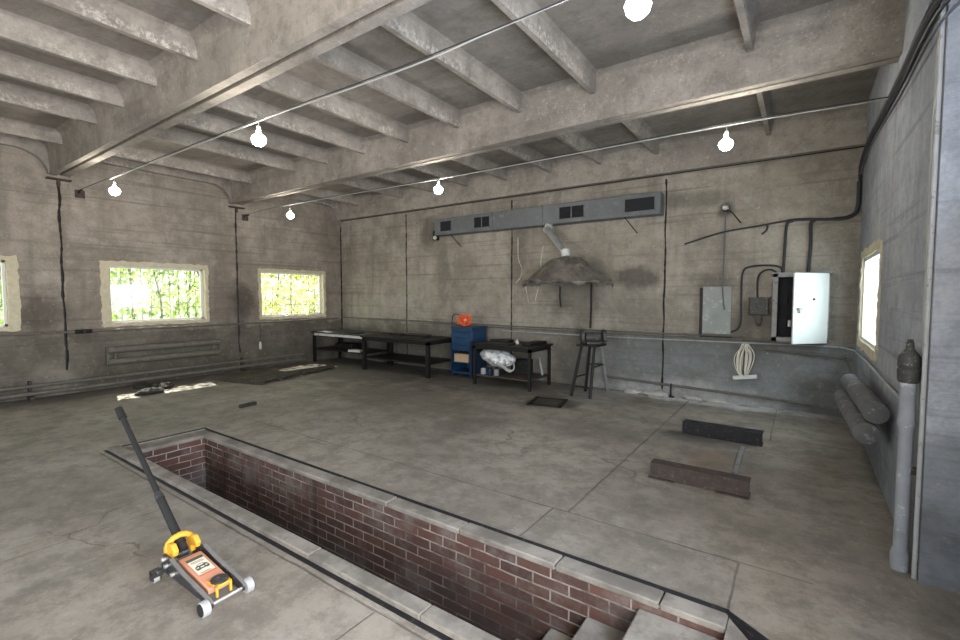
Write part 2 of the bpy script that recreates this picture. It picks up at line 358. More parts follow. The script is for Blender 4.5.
M['cream'] = plain('cream plastic', (.66, .62, .54), .5)
M['rag'] = plain('grey white rag', (.5, .48, .44), .9, 0, .3, 20, .4)
M['grinder'] = plain('grey green machine paint', (.05, .05, .046), .55, .2, .4, 20, .3, .4, (.2, .19, .17))
M['insul'] = plain('grey lagging', (.135, .135, .135), .85, 0, .45, 6, .8, .12, (.26, .26, .255))
M['lagging_pale'] = plain('pale mottled lagging', (.24, .25, .27), .85, 0, .4, 6, .8, .12, (.40, .41, .42))
M['plate'] = plain('mottled grey board', (.26, .27, .26), .7, 0, .3, 5, .2, .2, (.38, .38, .35))
M['dirt'] = plain('dark scrap', (.03, .028, .024), .9, 0, .5, 20, .5)
M['stone'] = plain('rubble', (.4, .38, .35), .9, 0, .3, 12, .5)
def sheet_mat():
    t = NT('crumpled clear sheeting over brown tin')
    c = t.mix(t.ramp(t.noise(5, 7, .7), .4, .62), (.13, .112, .098), (.25, .225, .20))
    c = t.mix(t.ramp(t.noise(11, 7, .75), .60, .70), c, (.5, .47, .43))
    t.bump(t.noise(9, 7, .7), 1, .05)
    return t.done(c, .28, .25, .6)
M['sheet'] = sheet_mat()
def bag_mat():
    t = NT('silvery plastic wrap')
    c = t.mix(t.ramp(t.noise(7, 6, .65), .42, .6), (.80, .80, .80), (.36, .37, .38))
    t.bump(t.noise(12, 6, .65), .9, .03)
    return t.done(c, .35, 0, .5)
M['bag'] = bag_mat()
def glass_mat():
    t = NT('dusty window glass')
    tr = t.n('ShaderNodeBsdfTransparent'); tr.inputs[0].default_value = (.93, .95, .92, 1)
    df = t.n('ShaderNodeBsdfTranslucent'); df.inputs[0].default_value = (.8, .8, .74, 1)
    gl = t.n('ShaderNodeBsdfGlossy'); gl.inputs['Roughness'].default_value = .05
    m1 = t.n('ShaderNodeMixShader'); t.lk(t.ma('MULTIPLY_ADD', t.ramp(t.noise(22, 6, .7), .45, .7), .16, .03), m1.inputs[0]); t.lk(tr.outputs[0], m1.inputs[1]); t.lk(df.outputs[0], m1.inputs[2])
    m2 = t.n('ShaderNodeMixShader'); m2.inputs[0].default_value = .06; t.lk(m1.outputs[0], m2.inputs[1]); t.lk(gl.outputs[0], m2.inputs[2])
    t.lk(m2.outputs[0], t.out.inputs[0]); return t.m
M['glass'] = glass_mat()
def leaf_mat(name, a, b):
    t = NT(name); oi = t.n('ShaderNodeTexCoord').outputs['Object']
    c = t.mix(t.ramp(t.noise(1.3, 3), .4, .6), a, b)
    df = t.n('ShaderNodeBsdfDiffuse'); t.lk(c, df.inputs[0]); tl = t.n('ShaderNodeBsdfTranslucent'); t.lk(c, tl.inputs[0])
    m = t.n('ShaderNodeMixShader'); m.inputs[0].default_value = .6; t.lk(df.outputs[0], m.inputs[1]); t.lk(tl.outputs[0], m.inputs[2]); t.lk(m.outputs[0], t.out.inputs[0]); return t.m
M['leaf'] = leaf_mat('sunlit leaves', (.22, .42, .03), (.42, .58, .08))
M['leaf2'] = leaf_mat('sunlit yellow leaves', (.46, .52, .015), (.55, .60, .04))
M['bark'] = plain('bark', (.09, .075, .05), .9)
M['grass'] = plain('gravel ground', (.20, .19, .17), .95, 0, .4, 3)
def bulb_mat():
    t = NT('lit bulb glass'); e = t.n('ShaderNodeEmission'); e.inputs[0].default_value = (1, .945, .85, 1); e.inputs[1].default_value = BULB * 10
    t.lk(e.outputs[0], t.out.inputs[0]); return t.m
M['bulb'] = bulb_mat()

# ------------------------------------------------------------------ setting: floor, pit, walls, ceiling
PX0, PX1, PY0, PY1 = -6.33, -.28, 1.745, 2.785       # pit opening with its kerb
IX0, IX1, IY0, IY1 = -6.09, -.28, 1.84, 2.66         # inside of the brick pit
PD = -1.55
f = MB(); XL, XR = -11.0, 1.25
def fl(*pts): f.poly([(p[0], p[1], 0) for p in pts])
fl((XL, FY - .4), (XR, FY - .4), (XR, PY0), (XL, PY0))
fl((XL, PY0), (PX0, PY0), (PX0, PY1), (XL, PY1))
fl((XL, PY1), (XR, PY1), (XR, BY + .1), (XL, BY + .1))
fl((PX1, PY1), (-.085, 2.657), (.16, 2.42), (.30, 2.1), (.30, PY0), (XR, PY0), (XR, PY1))
for a, b in [((PX0, PY0), (PX0, PY1)), ((PX0, PY1), (PX1, PY1)), ((PX1, PY1), (-.085, 2.657)), ((-.085, 2.657), (.16, 2.42)), ((.16, 2.42), (.30, 2.1)), ((.30, 2.1), (.30, PY0)), ((.30, PY0), (PX0, PY0))]:
    f.poly([(*a, 0), (*b, 0), (*b, -.16), (*a, -.16)])
f.build('floor', M['floor'], smooth=False, kind='structure', recalc=False)

f = MB()   # brick lining
f.poly([(IX0, IY1, -.03), (PX1 + .01, IY1, -.03), (PX1 + .01, IY1, PD), (IX0, IY1, PD)])
f.poly([(IX0, IY0, -.03), (PX1 + .3, IY0, -.03), (PX1 + .3, IY0, PD), (IX0, IY0, PD)])
f.poly([(IX0, IY0, -.03), (IX0, IY1, -.03), (IX0, IY1, PD), (IX0, IY0, PD)])
f.bm.normal_update()
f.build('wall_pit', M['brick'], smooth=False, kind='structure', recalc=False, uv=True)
MB().bb((IX0 - .1, IY0 - .1, PD - .05), (.2, IY1 + .1, PD)).build('floor_pit', M['floor'], smooth=False, kind='structure')
k = MB()   # kerb: far ledge sits a little below the floor, near and end ones stand proud
xs = [IX0 - .02, -4.7, -3.6, -2.83, -2.06, -1.27, -.62, PX1]
for a, b in zip(xs, xs[1:]):
    k.bb((a + .004, IY1 - .006, -.062), (b - .004, PY1 + .02, -.017 + random.uniform(-.004, .004)))
xs = [PX0, -5.2, -3.9, -2.6, -1.62, -.7, .3]
for a, b in zip(xs, xs[1:]):
    k.bb((a + .002, PY0 + .0, -.12), (b - .002, IY0 + .012, .035 + random.uniform(-.003, .003)))
k.bb((PX0, IY0 + .01, -.06), (IX0 + .004, PY1, -.018))
k.build('trim_1', M['kerb'], kind='structure', bevel=.008)
k = MB(); k.bb((PX0 + .1, 1.668, -.02), (.3, 1.708, .005)); 
k.build('trim_2', M['floor'], kind='structure', bevel=.005)
k = MB()   # dark angle iron round the pit; near strip paints the shadow by the kerb
k.bb((PX0, PY1 - .004, -.05), (PX1, PY1 + .003, .003)); k.bb((PX0 - .004, PY0 + .02, .0), (PX0 + .012, PY1, .012)); k.bb((PX0, 1.708, -.02), (.3, PY0 - .001, .002))
dg = [(PX1, PY1), (-.085, 2.657), (.16, 2.42), (.30, 2.1), (.30, PY0)]
for a, b in zip(dg, dg[1:]): k.prism([a, b, (b[0] - .012, b[1] - .010), (a[0] - .012, a[1] - .010)], -.19, -.001, 'z')
k.build('trim_3', M['channel_dark'], kind='structure')
s = MB(); zt, xa = -.09, PX1
edges = [-.735, -1.05, -1.30, -1.56, -1.82, -2.08, -2.34, -2.6]
for i, e in enumerate(edges):
    s.bb((e, IY0 + .002, PD), (xa + (.02 if i else 0), IY1 - .002, zt)); xa = e; zt -= .182
s.build('pit_steps', M['kerb'], kind='structure', bevel=.012)
s = MB(); s.poly([(PX1, 2.77, -.03), (-.07, 2.64, -.12), (.17, 2.40, -.2), (.29, 2.1, -.25), (.29, IY0, -.25), (PX1, IY0, -.03)])
s.poly([(PX1, 2.77, -.03), (PX1, IY0, -.03), (PX1, IY0, -.15), (PX1, 2.77, -.15)])
s.build('trim_4', M['kerb'], smooth=False, kind='structure')

TOP = 4.5
def wall_x(name, x0, x1, ya, yb, holes, mat):      # wall normal to X with openings (y0,y1,z0,z1)
    m = MB(); y = ya
    for (a, b, z0, z1) in sorted(holes):
        m.bb((x0, y, 0), (x1, a, TOP)); m.bb((x0, a, 0), (x1, b, z0)); m.bb((x0, a, z1), (x1, b, TOP)); y = b
    m.bb((x0, y, 0), (x1, yb, TOP)); return m.build(name, mat, smooth=False, kind='structure')
WZ0, WZ1 = 1.16, 2.36
WL = [(-2.1, -.2), (.04, 1.83), (2.93, 4.77), (5.92, 7.75)]
wall_x('wall_left', LX - .3, LX, FY, BY + .3, [(a, b, WZ0, WZ1) for a, b in WL[1:]], M['wl'])
RW = (6.0, 7.84, 1.08, 2.28)
wall_x('wall_right', RX, RX + .5, 3.72, BY + .3, [RW], M['wr'])
wall_x('wall_right_near', RX + .42, RX + .72, FY, 3.9, [(-2.3, 1.5, 0, 3.3), (1.68, 2.62, 1.1, 2.35)], M['wr'])  # gate and small window openings are added to let light in
m = MB().bb((LX - .3, BY, 0), (RX + .3, BY + .3, TOP)); m.build('wall_back', M['wb'], smooth=False, kind='structure')
m = MB(); m.bb((LX - .3, FY - .3, 0), (-6.5, FY, TOP)); m.bb((-1.9, FY - .3, 0), (RX + .7, FY, TOP)); m.bb((-6.5, FY - .3, 3.35), (-1.9, FY, TOP))  # gateway opening is added to let light in from behind
m.build('wall_front', M['wf'], smooth=False, kind='structure')
m = MB(); m.bb((-60, -40, -.5), (LX - .3, 40, -.2)); m.bb((RX + .9, -40, -.5), (40, 40, -.2)); m.bb((LX - .3, -40, -.5), (RX + .9, FY - .4, -.2)); m.bb((LX - .3, BY + .3, -.5), (RX + .9, 40, -.2)); m.build('ground', M['grass'], kind='structure')

# ceiling: ribbed slabs, each a bay of its own between the main beams
JY = [-3.62, -.61, 2.40, 5.42, 8.40]
CR = [-9.62, -8.05, -7.06, -6.06, -5.07, -4.07, -3.08, -2.09, -.5]
for bi, (a, b) in enumerate(zip(JY, JY[1:])):
    m = MB(); x0, x1 = LX - .05, RX + .72
    bw = .085
    front = a + .03; back = b - .03 if bi < 3 else BY - .005
    def longrib(y_in, y_out, dz=0):     # y_out at the joint, y_in towards the bay
        sg = 1 if y_in > y_out else -1
        prof = [(y_out, ZB + dz), (y_in, ZB + dz), (y_in + sg * .035, ZS - .13), (y_in + sg * .06, ZS - .05), (y_in + sg * .12, ZS - .006), (y_in + sg * .12, ZS + .06), (y_out, ZS + .06)]
        m.prism(prof, x0, x1, 'x')
    longrib(front + bw + .02, front, .01); longrib(back - bw if bi < 3 else BY - .12, back)
    m.bb((x0, a, ZS), (x1, b, ZS + .12))
    for cx in CR:
        h = .028; zr = ZR + random.uniform(-.012, .012)
        prof = [(cx - h, zr), (cx + h, zr), (cx + h + .018, ZS - .06), (cx + h + .032, ZS - .022), (cx + h + .06, ZS + .003), (cx - h - .06, ZS + .003), (cx - h - .032, ZS - .022), (cx - h - .018, ZS - .06)]
        m.prism(prof, front + .05, back - .05, 'y')
    # end diaphragms with rounded corners, against the side walls
    for xa, xb in ((LX - .02, LX + .10),):
        ya, yb, zt, rr = front + bw + .03, back - bw - .03, 4.13, .42
        prof = [(ya - .02, ZB + .03)] + [(ya + rr - rr * math.cos(t * math.pi / 16), zt - rr * .85 + rr * .85 * math.sin(t * math.pi / 16)) for t in range(9)]
        prof += [(yb - rr + rr * math.sin(t * math.pi / 16), zt - rr * .85 + rr * .85 * math.cos(t * math.pi / 16)) for t in range(9)] + [(yb + .02, ZB + .03), (yb + .02, ZS + .02), (ya - .02, ZS + .02)]
        m.prism(prof, xa, xb, 'x')
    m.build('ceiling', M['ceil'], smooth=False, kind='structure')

# joints between wall panels: dark seams packed with rag
def seam(n, pts, wd, mat):
    pts = smooth_path(pts, 5); MB().tube(pts, [wd * random.uniform(.55, 1.25) for _ in pts], 6).build('trim_%d' % n, mat, kind='structure')
for i, yy in enumerate((2.395, 5.42)):
    seam(5 + i, [(LX, yy + random.uniform(-.012, .012), 3.66 - j * .27) for j in range(13)], .022, M['dark_steel'])
for i, xx in enumerate((-8.05, -5.02, -1.96)):
    seam(7 + i, [(xx + random.uniform(-.008, .008), BY, 3.70 - j * .3) for j in range(13)], .017, M['dark_steel'])
seam(10, [(LX + .01, BY - .01, 3.6 - j * .3) for j in range(12)], .02, M['dark_steel'])
m = MB().bb((LX + .02, BY - .008, ZB - .018), (RX, BY, ZB + .002)); m.build('trim_11', M['dark_steel'], kind='structure')
# white filler runs on the back wall
for i, (pts) in enumerate([[(-4.87, 2.95), (-4.86, 2.5), (-4.78, 2.3), (-4.80, 2.12), (-4.92, 1.98)], [(-4.70, 2.02), (-4.66, 1.8), (-4.62, 1.6)], [(-4.36, 2.02), (-4.40, 1.85), (-4.46, 1.62)], [(-4.28, 2.72), (-4.33, 2.5), (-4.34, 2.3)]]):
    pp = smooth_path([(x, BY, z) for x, z in pts], 4); MB().tube(pp, [.008 * random.uniform(.4, 1.6) for _ in pp], 6).build('trim_%d' % (12 + i), M['rag'], kind='structure')

# ------------------------------------------------------------------ windows
def window(n, x_in, sgn, y0, y1, z0, z1, bands, desc, dep=.14):
    """sgn -1: the wall lies towards -X. bands = widths of the rough surround (y-low, y-high, bottom, top)"""
    bl, br, bo, to = bands; rng = random.Random(n)
    m = MB(); N = 22
    def edge(p, q, wd, inward):
        p, q, iv = Vector(p), Vector(q), Vector(inward); prev = None
        for i in range(N + 1):
            c = p.lerp(q, i / N); o_ = c - iv * rng.uniform(.0, .03); i_ = c + iv * (wd + rng.uniform(-.006, .006))
            th = rng.uniform(.012, .03) * -sgn
            vs = [m.bm.verts.new(v) for v in (o_, o_ + Vector((th, 0, 0)), i_ + Vector((th * .7, 0, 0)), i_ + Vector((sgn * (dep - .02), 0, 0)))]
            if prev:
                for a in range(3): m.bm.faces.new((prev[a], vs[a], vs[a + 1], prev[a + 1]))
            prev = vs
    edge((x_in, y0, z0), (x_in, y0, z1), bl, (0, 1, 0)); edge((x_in, y1, z0), (x_in, y1, z1), br, (0, -1, 0))
    edge((x_in, y0, z0), (x_in, y1, z0), bo, (0, 0, 1)); edge((x_in, y0, z1), (x_in, y1, z1), to, (0, 0, -1))
    root = m.build('window_%d' % n, M['foam'], kind='structure', label=desc)
    a, b, c, d = y0 + bl, y1 - br, z0 + bo, z1 - to; xf = x_in + sgn * dep
    fr = MB(); t = .038
    fr.bb((xf - .03, a - .02, c - .02), (xf + .03, a + t, d + .02)); fr.bb((xf - .03, b - t, c - .02), (xf + .03, b + .02, d + .02))
    fr.bb((xf - .03, a, c - .02), (xf + .03, b, c + t)); fr.bb((xf - .03, a, d - t), (xf + .03, b, d + .02))
    fr.build('window_frame', M['frame'], root)
    MB().bb((xf - .004, a, c), (xf + .004, b, d)).build('window_pane', M['glass'], root)
    g = MB(); xg = x_in + sgn * .26; nb = 10
    for i in range(nb): g.cyl((xg, a + (b - a) * (i + .5) / nb, c - .05), (xg, a + (b - a) * (i + .5) / nb, d + .05), .006, n=6)
    for i in range(2): g.cyl((xg, a - .05, c + (d - c) * (i + .5) / 2), (xg, b + .05, c + (d - c) * (i + .5) / 2), .005, n=6)
    # welded zigzag mesh between the bars
    nx, nz = 22, 14
    for i in range(nx):
        pts = [(xg, a + (b - a) * (i + .5 + (.5 if j % 2 else -.5) * .9) / nx, c + (d - c) * j / nz) for j in range(nz + 1)]
        g.tube(pts, .0028, 4)
    g.build('security_grille', M['dark_steel'], root, smooth=False)
window(1, LX, -1, *WL[1], WZ0, WZ1, (.1, .12, .06, .06), 'cream foam surround')
window(2, LX, -1, *WL[2], WZ0, WZ1, (.125, .05, .06, .075), 'cream foam surround')
window(3, LX, -1, *WL[3], WZ0, WZ1, (.05, .05, .06, .06), 'cream foam surround')
window(4, RX, 1, RW[0], RW[1], RW[2], RW[3], (.06, .08, .08, .08), 'lumpy cream foam surround', .045)

# greenery outside the left windows
def shrub(name, cx, cy, label, mat, n, rx, ry, zr, seed):
    rng = random.Random(seed); root = thing(name, label, 'shrub', (cx, cy, -.2), 0)
    m = MB()
    for _ in range(n):
        p = Vector((rng.gauss(0, rx * .5), rng.uniform(-ry, ry), rng.uniform(*zr) + .2)); L = rng.uniform(.05, .12)
        q = Euler((rng.uniform(0, 6), rng.uniform(0, 6), rng.uniform(0, 6))).to_matrix()
        m.poly([p + q @ Vector(v) for v in ((-L, 0, 0), (-L * .2, -L * .42, .01), (L, 0, 0), (-L * .2, L * .42, .01))])
    m.build('foliage', mat, root, smooth=False, recalc=False)
    st = MB()
    for _ in range(5):
        y = rng.uniform(-ry, ry) * .8
        st.tube(smooth_path([(rng.uniform(-.2, .2), y, -.1), (rng.uniform(-.3, .3), y + rng.uniform(-.2, .2), 1.4), (rng.uniform(-.4, .4), y + rng.uniform(-.4, .4), 2.9)], 4), .022, 5)
    st.build('stem', M['bark'], root)
shrub('leafy_shrub', -12.4, 1.4, 'green leafy shrub seen through the half window at the edge', M['leaf'], 2600, .7, 1.3, (.3, 4.2), 1)
shrub('leafy_shrub', -12.5, 5.0, 'pale green leafy shrub seen through the window above the radiator', M['leaf'], 3600, .8, 1.9, (.3, 4.3), 2)
shrub('leafy_shrub', -12.6, 9.4, 'yellow green leafy shrub seen through the window nearest the corner', M['leaf2'], 4200, .8, 2.2, (.3, 4.2), 3)

# ------------------------------------------------------------------ lamps on their wires
def wire(name, pts, r, mat, label, cat='cable', grp=None):
    o = MB().tube(smooth_path(pts, 8), r, 6).build(name, mat); return tag(o, label, cat, grp)
wire('steel_wire', [(LX, 2.65, 3.575), (-7.6, 2.65, 3.565), (-4.7, 2.65, 3.545), (-2.3, 2.65, 3.50), (RX + .42, 2.65, 3.56)], .005, M['cable_black'], 'dark steel wire strung across the nearer ceiling bay', 'wire')
wire('lamp_cable', [(-9.0, 2.66, 3.553), (-7.6, 2.66, 3.548), (-4.7, 2.66, 3.526), (-4.0, 2.66, 3.515), (-3.1, 2.66, 3.49), (-2.3, 2.66, 3.482), (-1.5, 2.66, 3.51), (RX + .42, 2.66, 3.55)], .0065, M['cable_white'], 'white lamp cable tied along the nearer steel wire')
wire('steel_wire', [(LX, 5.60, 3.56), (-8.7, 5.62, 3.615), (-4.8, 5.65, 3.575), (-.75, 5.68, 3.58), (RX, 5.72, 3.555)], .005, M['cable_black'], 'dark steel wire strung across the farther ceiling bay', 'wire')
wire('lamp_cable', [(-9.0, 5.63, 3.60), (-6.5, 5.65, 3.585), (-4.8, 5.66, 3.56), (-2.5, 5.67, 3.56), (-.75, 5.69, 3.563), (RX, 5.73, 3.54)], .006, M['cable_white'], 'white lamp cable tied along the farther steel wire')
proto = None
for x, y, zw, zb, lab in [(-8.79, 2.66, 3.548, 3.36, 'lit bulb hanging on the nearer wire, beside the left wall'), (-4.67, 2.66, 3.53, 3.355, 'lit bulb hanging mid-way along the nearer wire'), (-.80, 2.66, 3.525, 3.345, 'lit bulb at the right end of the nearer wire, cut by the picture top'),
                          (-8.77, 5.635, 3.60, 3.40, 'lit bulb on the farther wire, above the window nearest the corner'), (-4.78, 5.66, 3.56, 3.41, 'lit bulb on the farther wire, above the ventilation duct'), (-.74, 5.69, 3.563, 3.38, 'lit bulb on the farther wire, above the switch cabinet')]:
    r = thing('hanging_bulb', lab, 'light bulb', (x, y, zw), 0, 'bare bulbs on the ceiling wires'); dz = zb - zw
    MB().tube([(0, 0, .0), (.004, 0, dz * .25), (0, 0, dz + .10)], .006, 6).build('cord', M['cable_white'], r)
    MB().lathe([(.012, dz + .125), (.022, dz + .12), (.024, dz + .06), (.018, dz + .05)], n=12).build('socket', M['cable_white'], r)
    MB().lathe([(.016, dz + .055), (.032, dz + .04), (.062, dz + .014), (.072, dz - .012), (.062, dz - .047), (.034, dz - .074), (.004, dz - .082)], n=20).build('bulb_glass', M['bulb'], r)

# brackets where the beams and wires meet the left wall
for yy, zz, lab in ((2.395, 3.70, 'rusty flat bearing plate under the nearer ceiling beam'), (5.42, 3.69, 'rusty flat bearing plate under the farther ceiling beam')):
    r = thing('bearing_plate', lab, 'bracket', (LX, yy, zz)); MB().bb((0, -.16, 0), (.12, .16, .022)).build('plate', M['rust'], r); MB().bb((0, -.02, -.1), (.06, .02, 0)).build('stem', M['rust'], r)
for yy, zz, lab in ((2.66, 3.54, 'dark wire anchor on the left wall beside the nearer beam'), (5.61, 3.53, 'dark wire anchor on the left wall beside the farther beam')):
    r = thing('wire_anchor', lab, 'bracket', (LX, yy, zz)); MB().bb((0, -.05, -.09), (.012, .09, .05)).build('back_plate', M['rust'], r); MB().tube([(0, 0, 0), (.09, 0, .02), (.2, 0, .02)], .018, 8).build('hook', M['dark_steel'], r)

# ------------------------------------------------------------------ ventilation duct and hood
DY = 8.05
r = thing('ventilation_duct', 'long grey sheet metal ventilation duct high on the back wall', 'duct', (0, 0, 0))
m = MB()
for a, b in ((-6.92, -5.35), (-5.35, -4.2), (-4.2, -1.99)): m.bb((a + .004, DY, 3.09), (b - .004, BY - .002, 3.455))
m.build('duct_body', M['zinc'], r, bevel=.006)
for x in (-5.35, -4.2): MB().bb((x - .018, DY - .014, 3.08), (x + .018, BY - .004, 3.465)).build('joint_flange', M['zinc'], r)
for x0, x1, split in ((-6.76, -6.42, 0), (-5.82, -5.40, 1), (-3.84, -3.32, 1), (-2.60, -2.07, 0)):
    g = MB(); z0, z1 = 3.15, 3.40; t = .018
    g.bb((x0, DY - .012, z0), (x1, DY, z0 + t)); g.bb((x0, DY - .012, z1 - t), (x1, DY, z1)); g.bb((x0, DY - .012, z0), (x0 + t, DY, z1)); g.bb((x1 - t, DY - .012, z0), (x1, DY, z1))
    if split: g.bb(((x0 + x1) / 2 - .01, DY - .012, z0), ((x0 + x1) / 2 + .01, DY, z1))
    go = g.build('grille_frame', M['zinc'], r)
    MB().bb((x0 + t, DY - .004, z0 + t), (x1 - t, DY - .001, z1 - t)).build('opening', M['void'], go)
    if split:
        l = MB()
        for i in range(7): l.box(((x0 + x1) / 2, DY - .008, z0 + .035 + i * .03), (x1 - x0 - 2 * t, .003, .014), (.5, 0, 0))
        l.build('louvre', M['dark_steel'], go)
for x in (-6.45, -2.55):
    MB().cyl((x - .06, DY + .05, 3.10), (x + .12, BY - .02, 2.82), .008, n=6).build('strut', M['dark_steel'], r)
r = thing('floodlight', 'small dark floodlight at the left end of the duct', 'lamp', (-7.02, 8.2, 3.10))
MB().bb((-.05, -.05, -.1), (.06, .06, .12)).build('housing', M['dark_steel'], r, bevel=.01); MB().sph((.06, -.09, -.05), .045, n=12).build('glass', M['white_paint'], r); MB().bb((-.015, .05, -.02), (.015, .1, .02)).build('bracket', M['dark_steel'], r)
HX, HY, HZ = -3.47, 7.6, 1.985
r = thing('extraction_hood', 'wide brown extraction hood wrapped in shiny crumpled sheeting', 'hood', (HX, HY, HZ))
m = MB(); rng = random.Random(3); NR, NA = 9, 40; rings = []
for i in range(NR):
    u = i / (NR - 1); rg = []
    for k_ in range(NA):
        a = 2 * math.pi * k_ / NA
        rad = .10 + .70 * u ** 1.05; zz = .42 * (math.cos(math.pi * u ** 1.25) * .5 + .5) * .75 + .42 * .25 * (1 - u)
        zz += rng.uniform(-.03, .03) * (1 if u > .1 else 0); rad *= 1 + rng.uniform(-.03, .03) * u + .05 * u * math.sin(a * 6)
        rg.append(m.bm.verts.new((rad * math.cos(a), rad * math.sin(a) * .80, zz)))
    rings.append(rg)
rg = []
for k_ in range(NA):                                   # ragged skirt that hangs from the rim
    v = rings[-1][k_].co; rg.append(m.bm.verts.new((v.x * .97, v.y * .97, v.z - rng.choice((.02, .04, .06, .10)))))
rings.append(rg)
for A, B in zip(rings, rings[1:]):
    for k_ in range(NA): m.bm.faces.new((A[k_], A[(k_ + 1) % NA], B[(k_ + 1) % NA], B[k_]))
o = m.build('hood_shell', M['sheet'], r); md = o.modifiers.new('thick', 'SOLIDIFY'); md.thickness = .006
r2 = thing('exhaust_pipe', 'bright galvanised pipe slanting from the duct down to the hood', 'pipe', (0, 0, 0))
MB().cyl((-4.06, 8.01, 3.0), (-3.51, 7.62, 2.50), .062, n=18).build('pipe', M['bright_zinc'], r2)
MB().cyl((-4.08, 8.13, 3.086), (-4.07, 8.02, 2.97), .075, n=18).build('upper_elbow', M['white_paint'], r2); MB().cyl((-3.50, 7.61, 2.54), (-3.48, 7.60, 2.42), .075, n=18).build('lower_elbow', M['white_paint'], r2)

# ------------------------------------------------------------------ pipes on the walls
def pipe(name, pts, r, mat, label, cat='pipe', soft=False):
    o = MB().tube(smooth_path(pts, 6) if soft else pts, r, 10).build(name, mat); return tag(o, label, cat)
YB = BY - .05
pipe('wall_pipe', [(LX + .06, YB - .03, 1.13), (-8, YB, 1.115), (-5, YB, 1.085), (-2, YB, 1.075), (-.75, YB, 1.09)], .013, M['pipe'], 'thin dark pipe along the back wall, upper of the close pair')
pipe('wall_pipe', [(-7.3, YB, 1.07), (-5, YB, 1.04), (-2, YB, 1.03), (-.6, YB, 1.04), (-.42, YB, 1.03)], .012, M['pipe'], 'thin dark pipe along the back wall, lower of the close pair')
pipe('wall_pipe', [(-5.2, YB - .02, .985), (-3, YB - .02, .97), (-1.2, YB - .02, .985), (.2, YB - .02, 1.0), (.50, YB - .03, .99), (RX - .03, YB - .25, .98), (RX - .03, 6.5, 1.0), (RX - .03, 4.9, .985), (RX - .03, 3.9, 1.0)], .011, M['pipe_grey'], 'pale thin pipe bending from the back wall along the right wall')
pipe('wall_pipe', [(-.45, YB, .90), (.3, YB, .86), (.50, YB - .08, .84), (.55, 7.6, .70)], .018, M['pipe'], 'short dark pipe under the pale one, ending at the pipe radiator')
pipe('floor_pipe', [(-2.95, YB, .235), (-1.96, YB, .20), (-.8, YB, .165), (.15, YB, .13)], .022, M['pipe'], 'dark pipe low on the back wall above the white dust')
r = thing('pipe_stand', 'short stand under the low back wall pipe', 'stand', (-1.80, YB - .03, 0)); MB().cyl((0, 0, 0), (0, 0, .23), .014, n=8).build('post', M['dark_steel'], r); MB().bb((-.05, -.05, 0), (.05, .05, .012)).build('foot', M['dark_steel'], r)
pipe('wall_pipe', [(LX + .09, -.5, 1.115), (LX + .09, 2.5, 1.09), (LX + .09, 5.5, 1.085), (LX + .09, 8.1, 1.10)], .022, M['pipe'], 'dark pipe running along the left wall below the windows')
pipe('floor_pipe', [(LX + .12, -.5, .23), (LX + .12, 2.3, .22), (LX + .12, 5.4, .235), (LX + .12, 7.0, .23)], .03, M['pipe'], 'upper heating pipe low along the left wall')
pipe('floor_pipe', [(LX + .16, -.5, .105), (LX + .16, 2.3, .10), (LX + .16, 5.4, .115), (LX + .16, 7.0, .10)], .034, M['pipe'], 'lower heating pipe along the left wall at the floor')
for yy, lab in ((1.9, 'before the radiator'), (5.45, 'past the radiator')):
    r = thing('pipe_clamp', 'dark clamp holding the two low pipes, ' + lab, 'clamp', (LX, yy, 0)); MB().bb((.0, -.03, .0), (.20, .03, .05)).build('foot', M['rust'], r); MB().bb((0, -.02, .04), (.09, .02, .3)).build('strap', M['rust'], r)
r = thing('valve', 'small dark valve on the left wall pipe by the panel seam', 'valve', (LX + .09, 2.62, 1.09)); MB().cyl((0, -.12, 0), (0, .12, 0), .035, n=12).build('valve_body', M['dark_steel'], r); MB().cyl((.03, 0, 0), (.09, 0, 0), .03, n=10).build('handle', M['dark_steel'], r)
pipe('wall_pipe', [(-3.90, YB + .02, 1.98), (-3.90, YB + .02, 1.7), (-3.88, YB + .02, 1.5)], .016, M['dark_steel'], 'dark upright rod on the wall below the hood middle')
pipe('wall_pipe', [(-3.26, YB + .02, 1.98), (-3.26, YB + .02, 1.5), (-3.27, YB + .02, 1.11)], .018, M['dark_steel'], 'dark upright rod on the wall below the hood right side')

# radiator of two pipes under the middle left window
def register(name, label, loc, L, r1, dz, rz, mat, dx, wallgap, hookmat):
    r = thing(name, label, 'radiator', loc, rz)
    for i, z in enumerate((0, dz)):
        m = MB(); m.lathe([(.01, -L / 2 - .012), (r1 * .8, -L / 2 - .008), (r1, -L / 2), (r1, L / 2), (r1 * .8, L / 2 + .008), (.01, L / 2 + .012)], (dx if i else 0, 0, z), 20, 'y'); m.build('radiator_tube', mat, r)
    for s_ in (-1, 1):
        MB().cyl((0, s_ * (L / 2 - .12), 0), (dx, s_ * (L / 2 - .12), dz), .022, n=10).build('connector', mat, r)
        MB().bb((0, s_ * (L / 2 - .3) - .015, -.015), (wallgap, s_ * (L / 2 - .3) + .015, .015)).build('wall_hook', hookmat, r)
    return r
r = register('pipe_radiator', 'two tube steel radiator on the left wall under the middle window', (LX + .13, 3.93, .50), 1.98, .062, .22, 0, M['pipe'], 0, -.11, M['rust'])
for s_ in (-1, 1): MB().bb((-.03, s_ * .99 - .02, -.05), (.03, s_ * .99 + .02, .27)).build('end_plate', M['pipe'], r)
register('pipe_radiator', 'two fat grey tubes stacked along the right wall', (.475, 5.60, .79), 1.62, .088, -.175, R(1.9), M['insul'], -.055, .11, M['rust'])
r = thing('hanging_socket', 'small white socket hanging on a cable from the left wall pipe', 'socket', (LX + .1, 5.86, 1.06))
MB().tube([(0, 0, 0), (.0, .01, -.2), (.0, 0, -.44)], .006, 6).build('cord', M['cable_black'], r); MB().lathe([(.012, -.42), (.028, -.46), (.034, -.54), (.02, -.60)], n=12).build('socket_body', M['white_paint'], r)

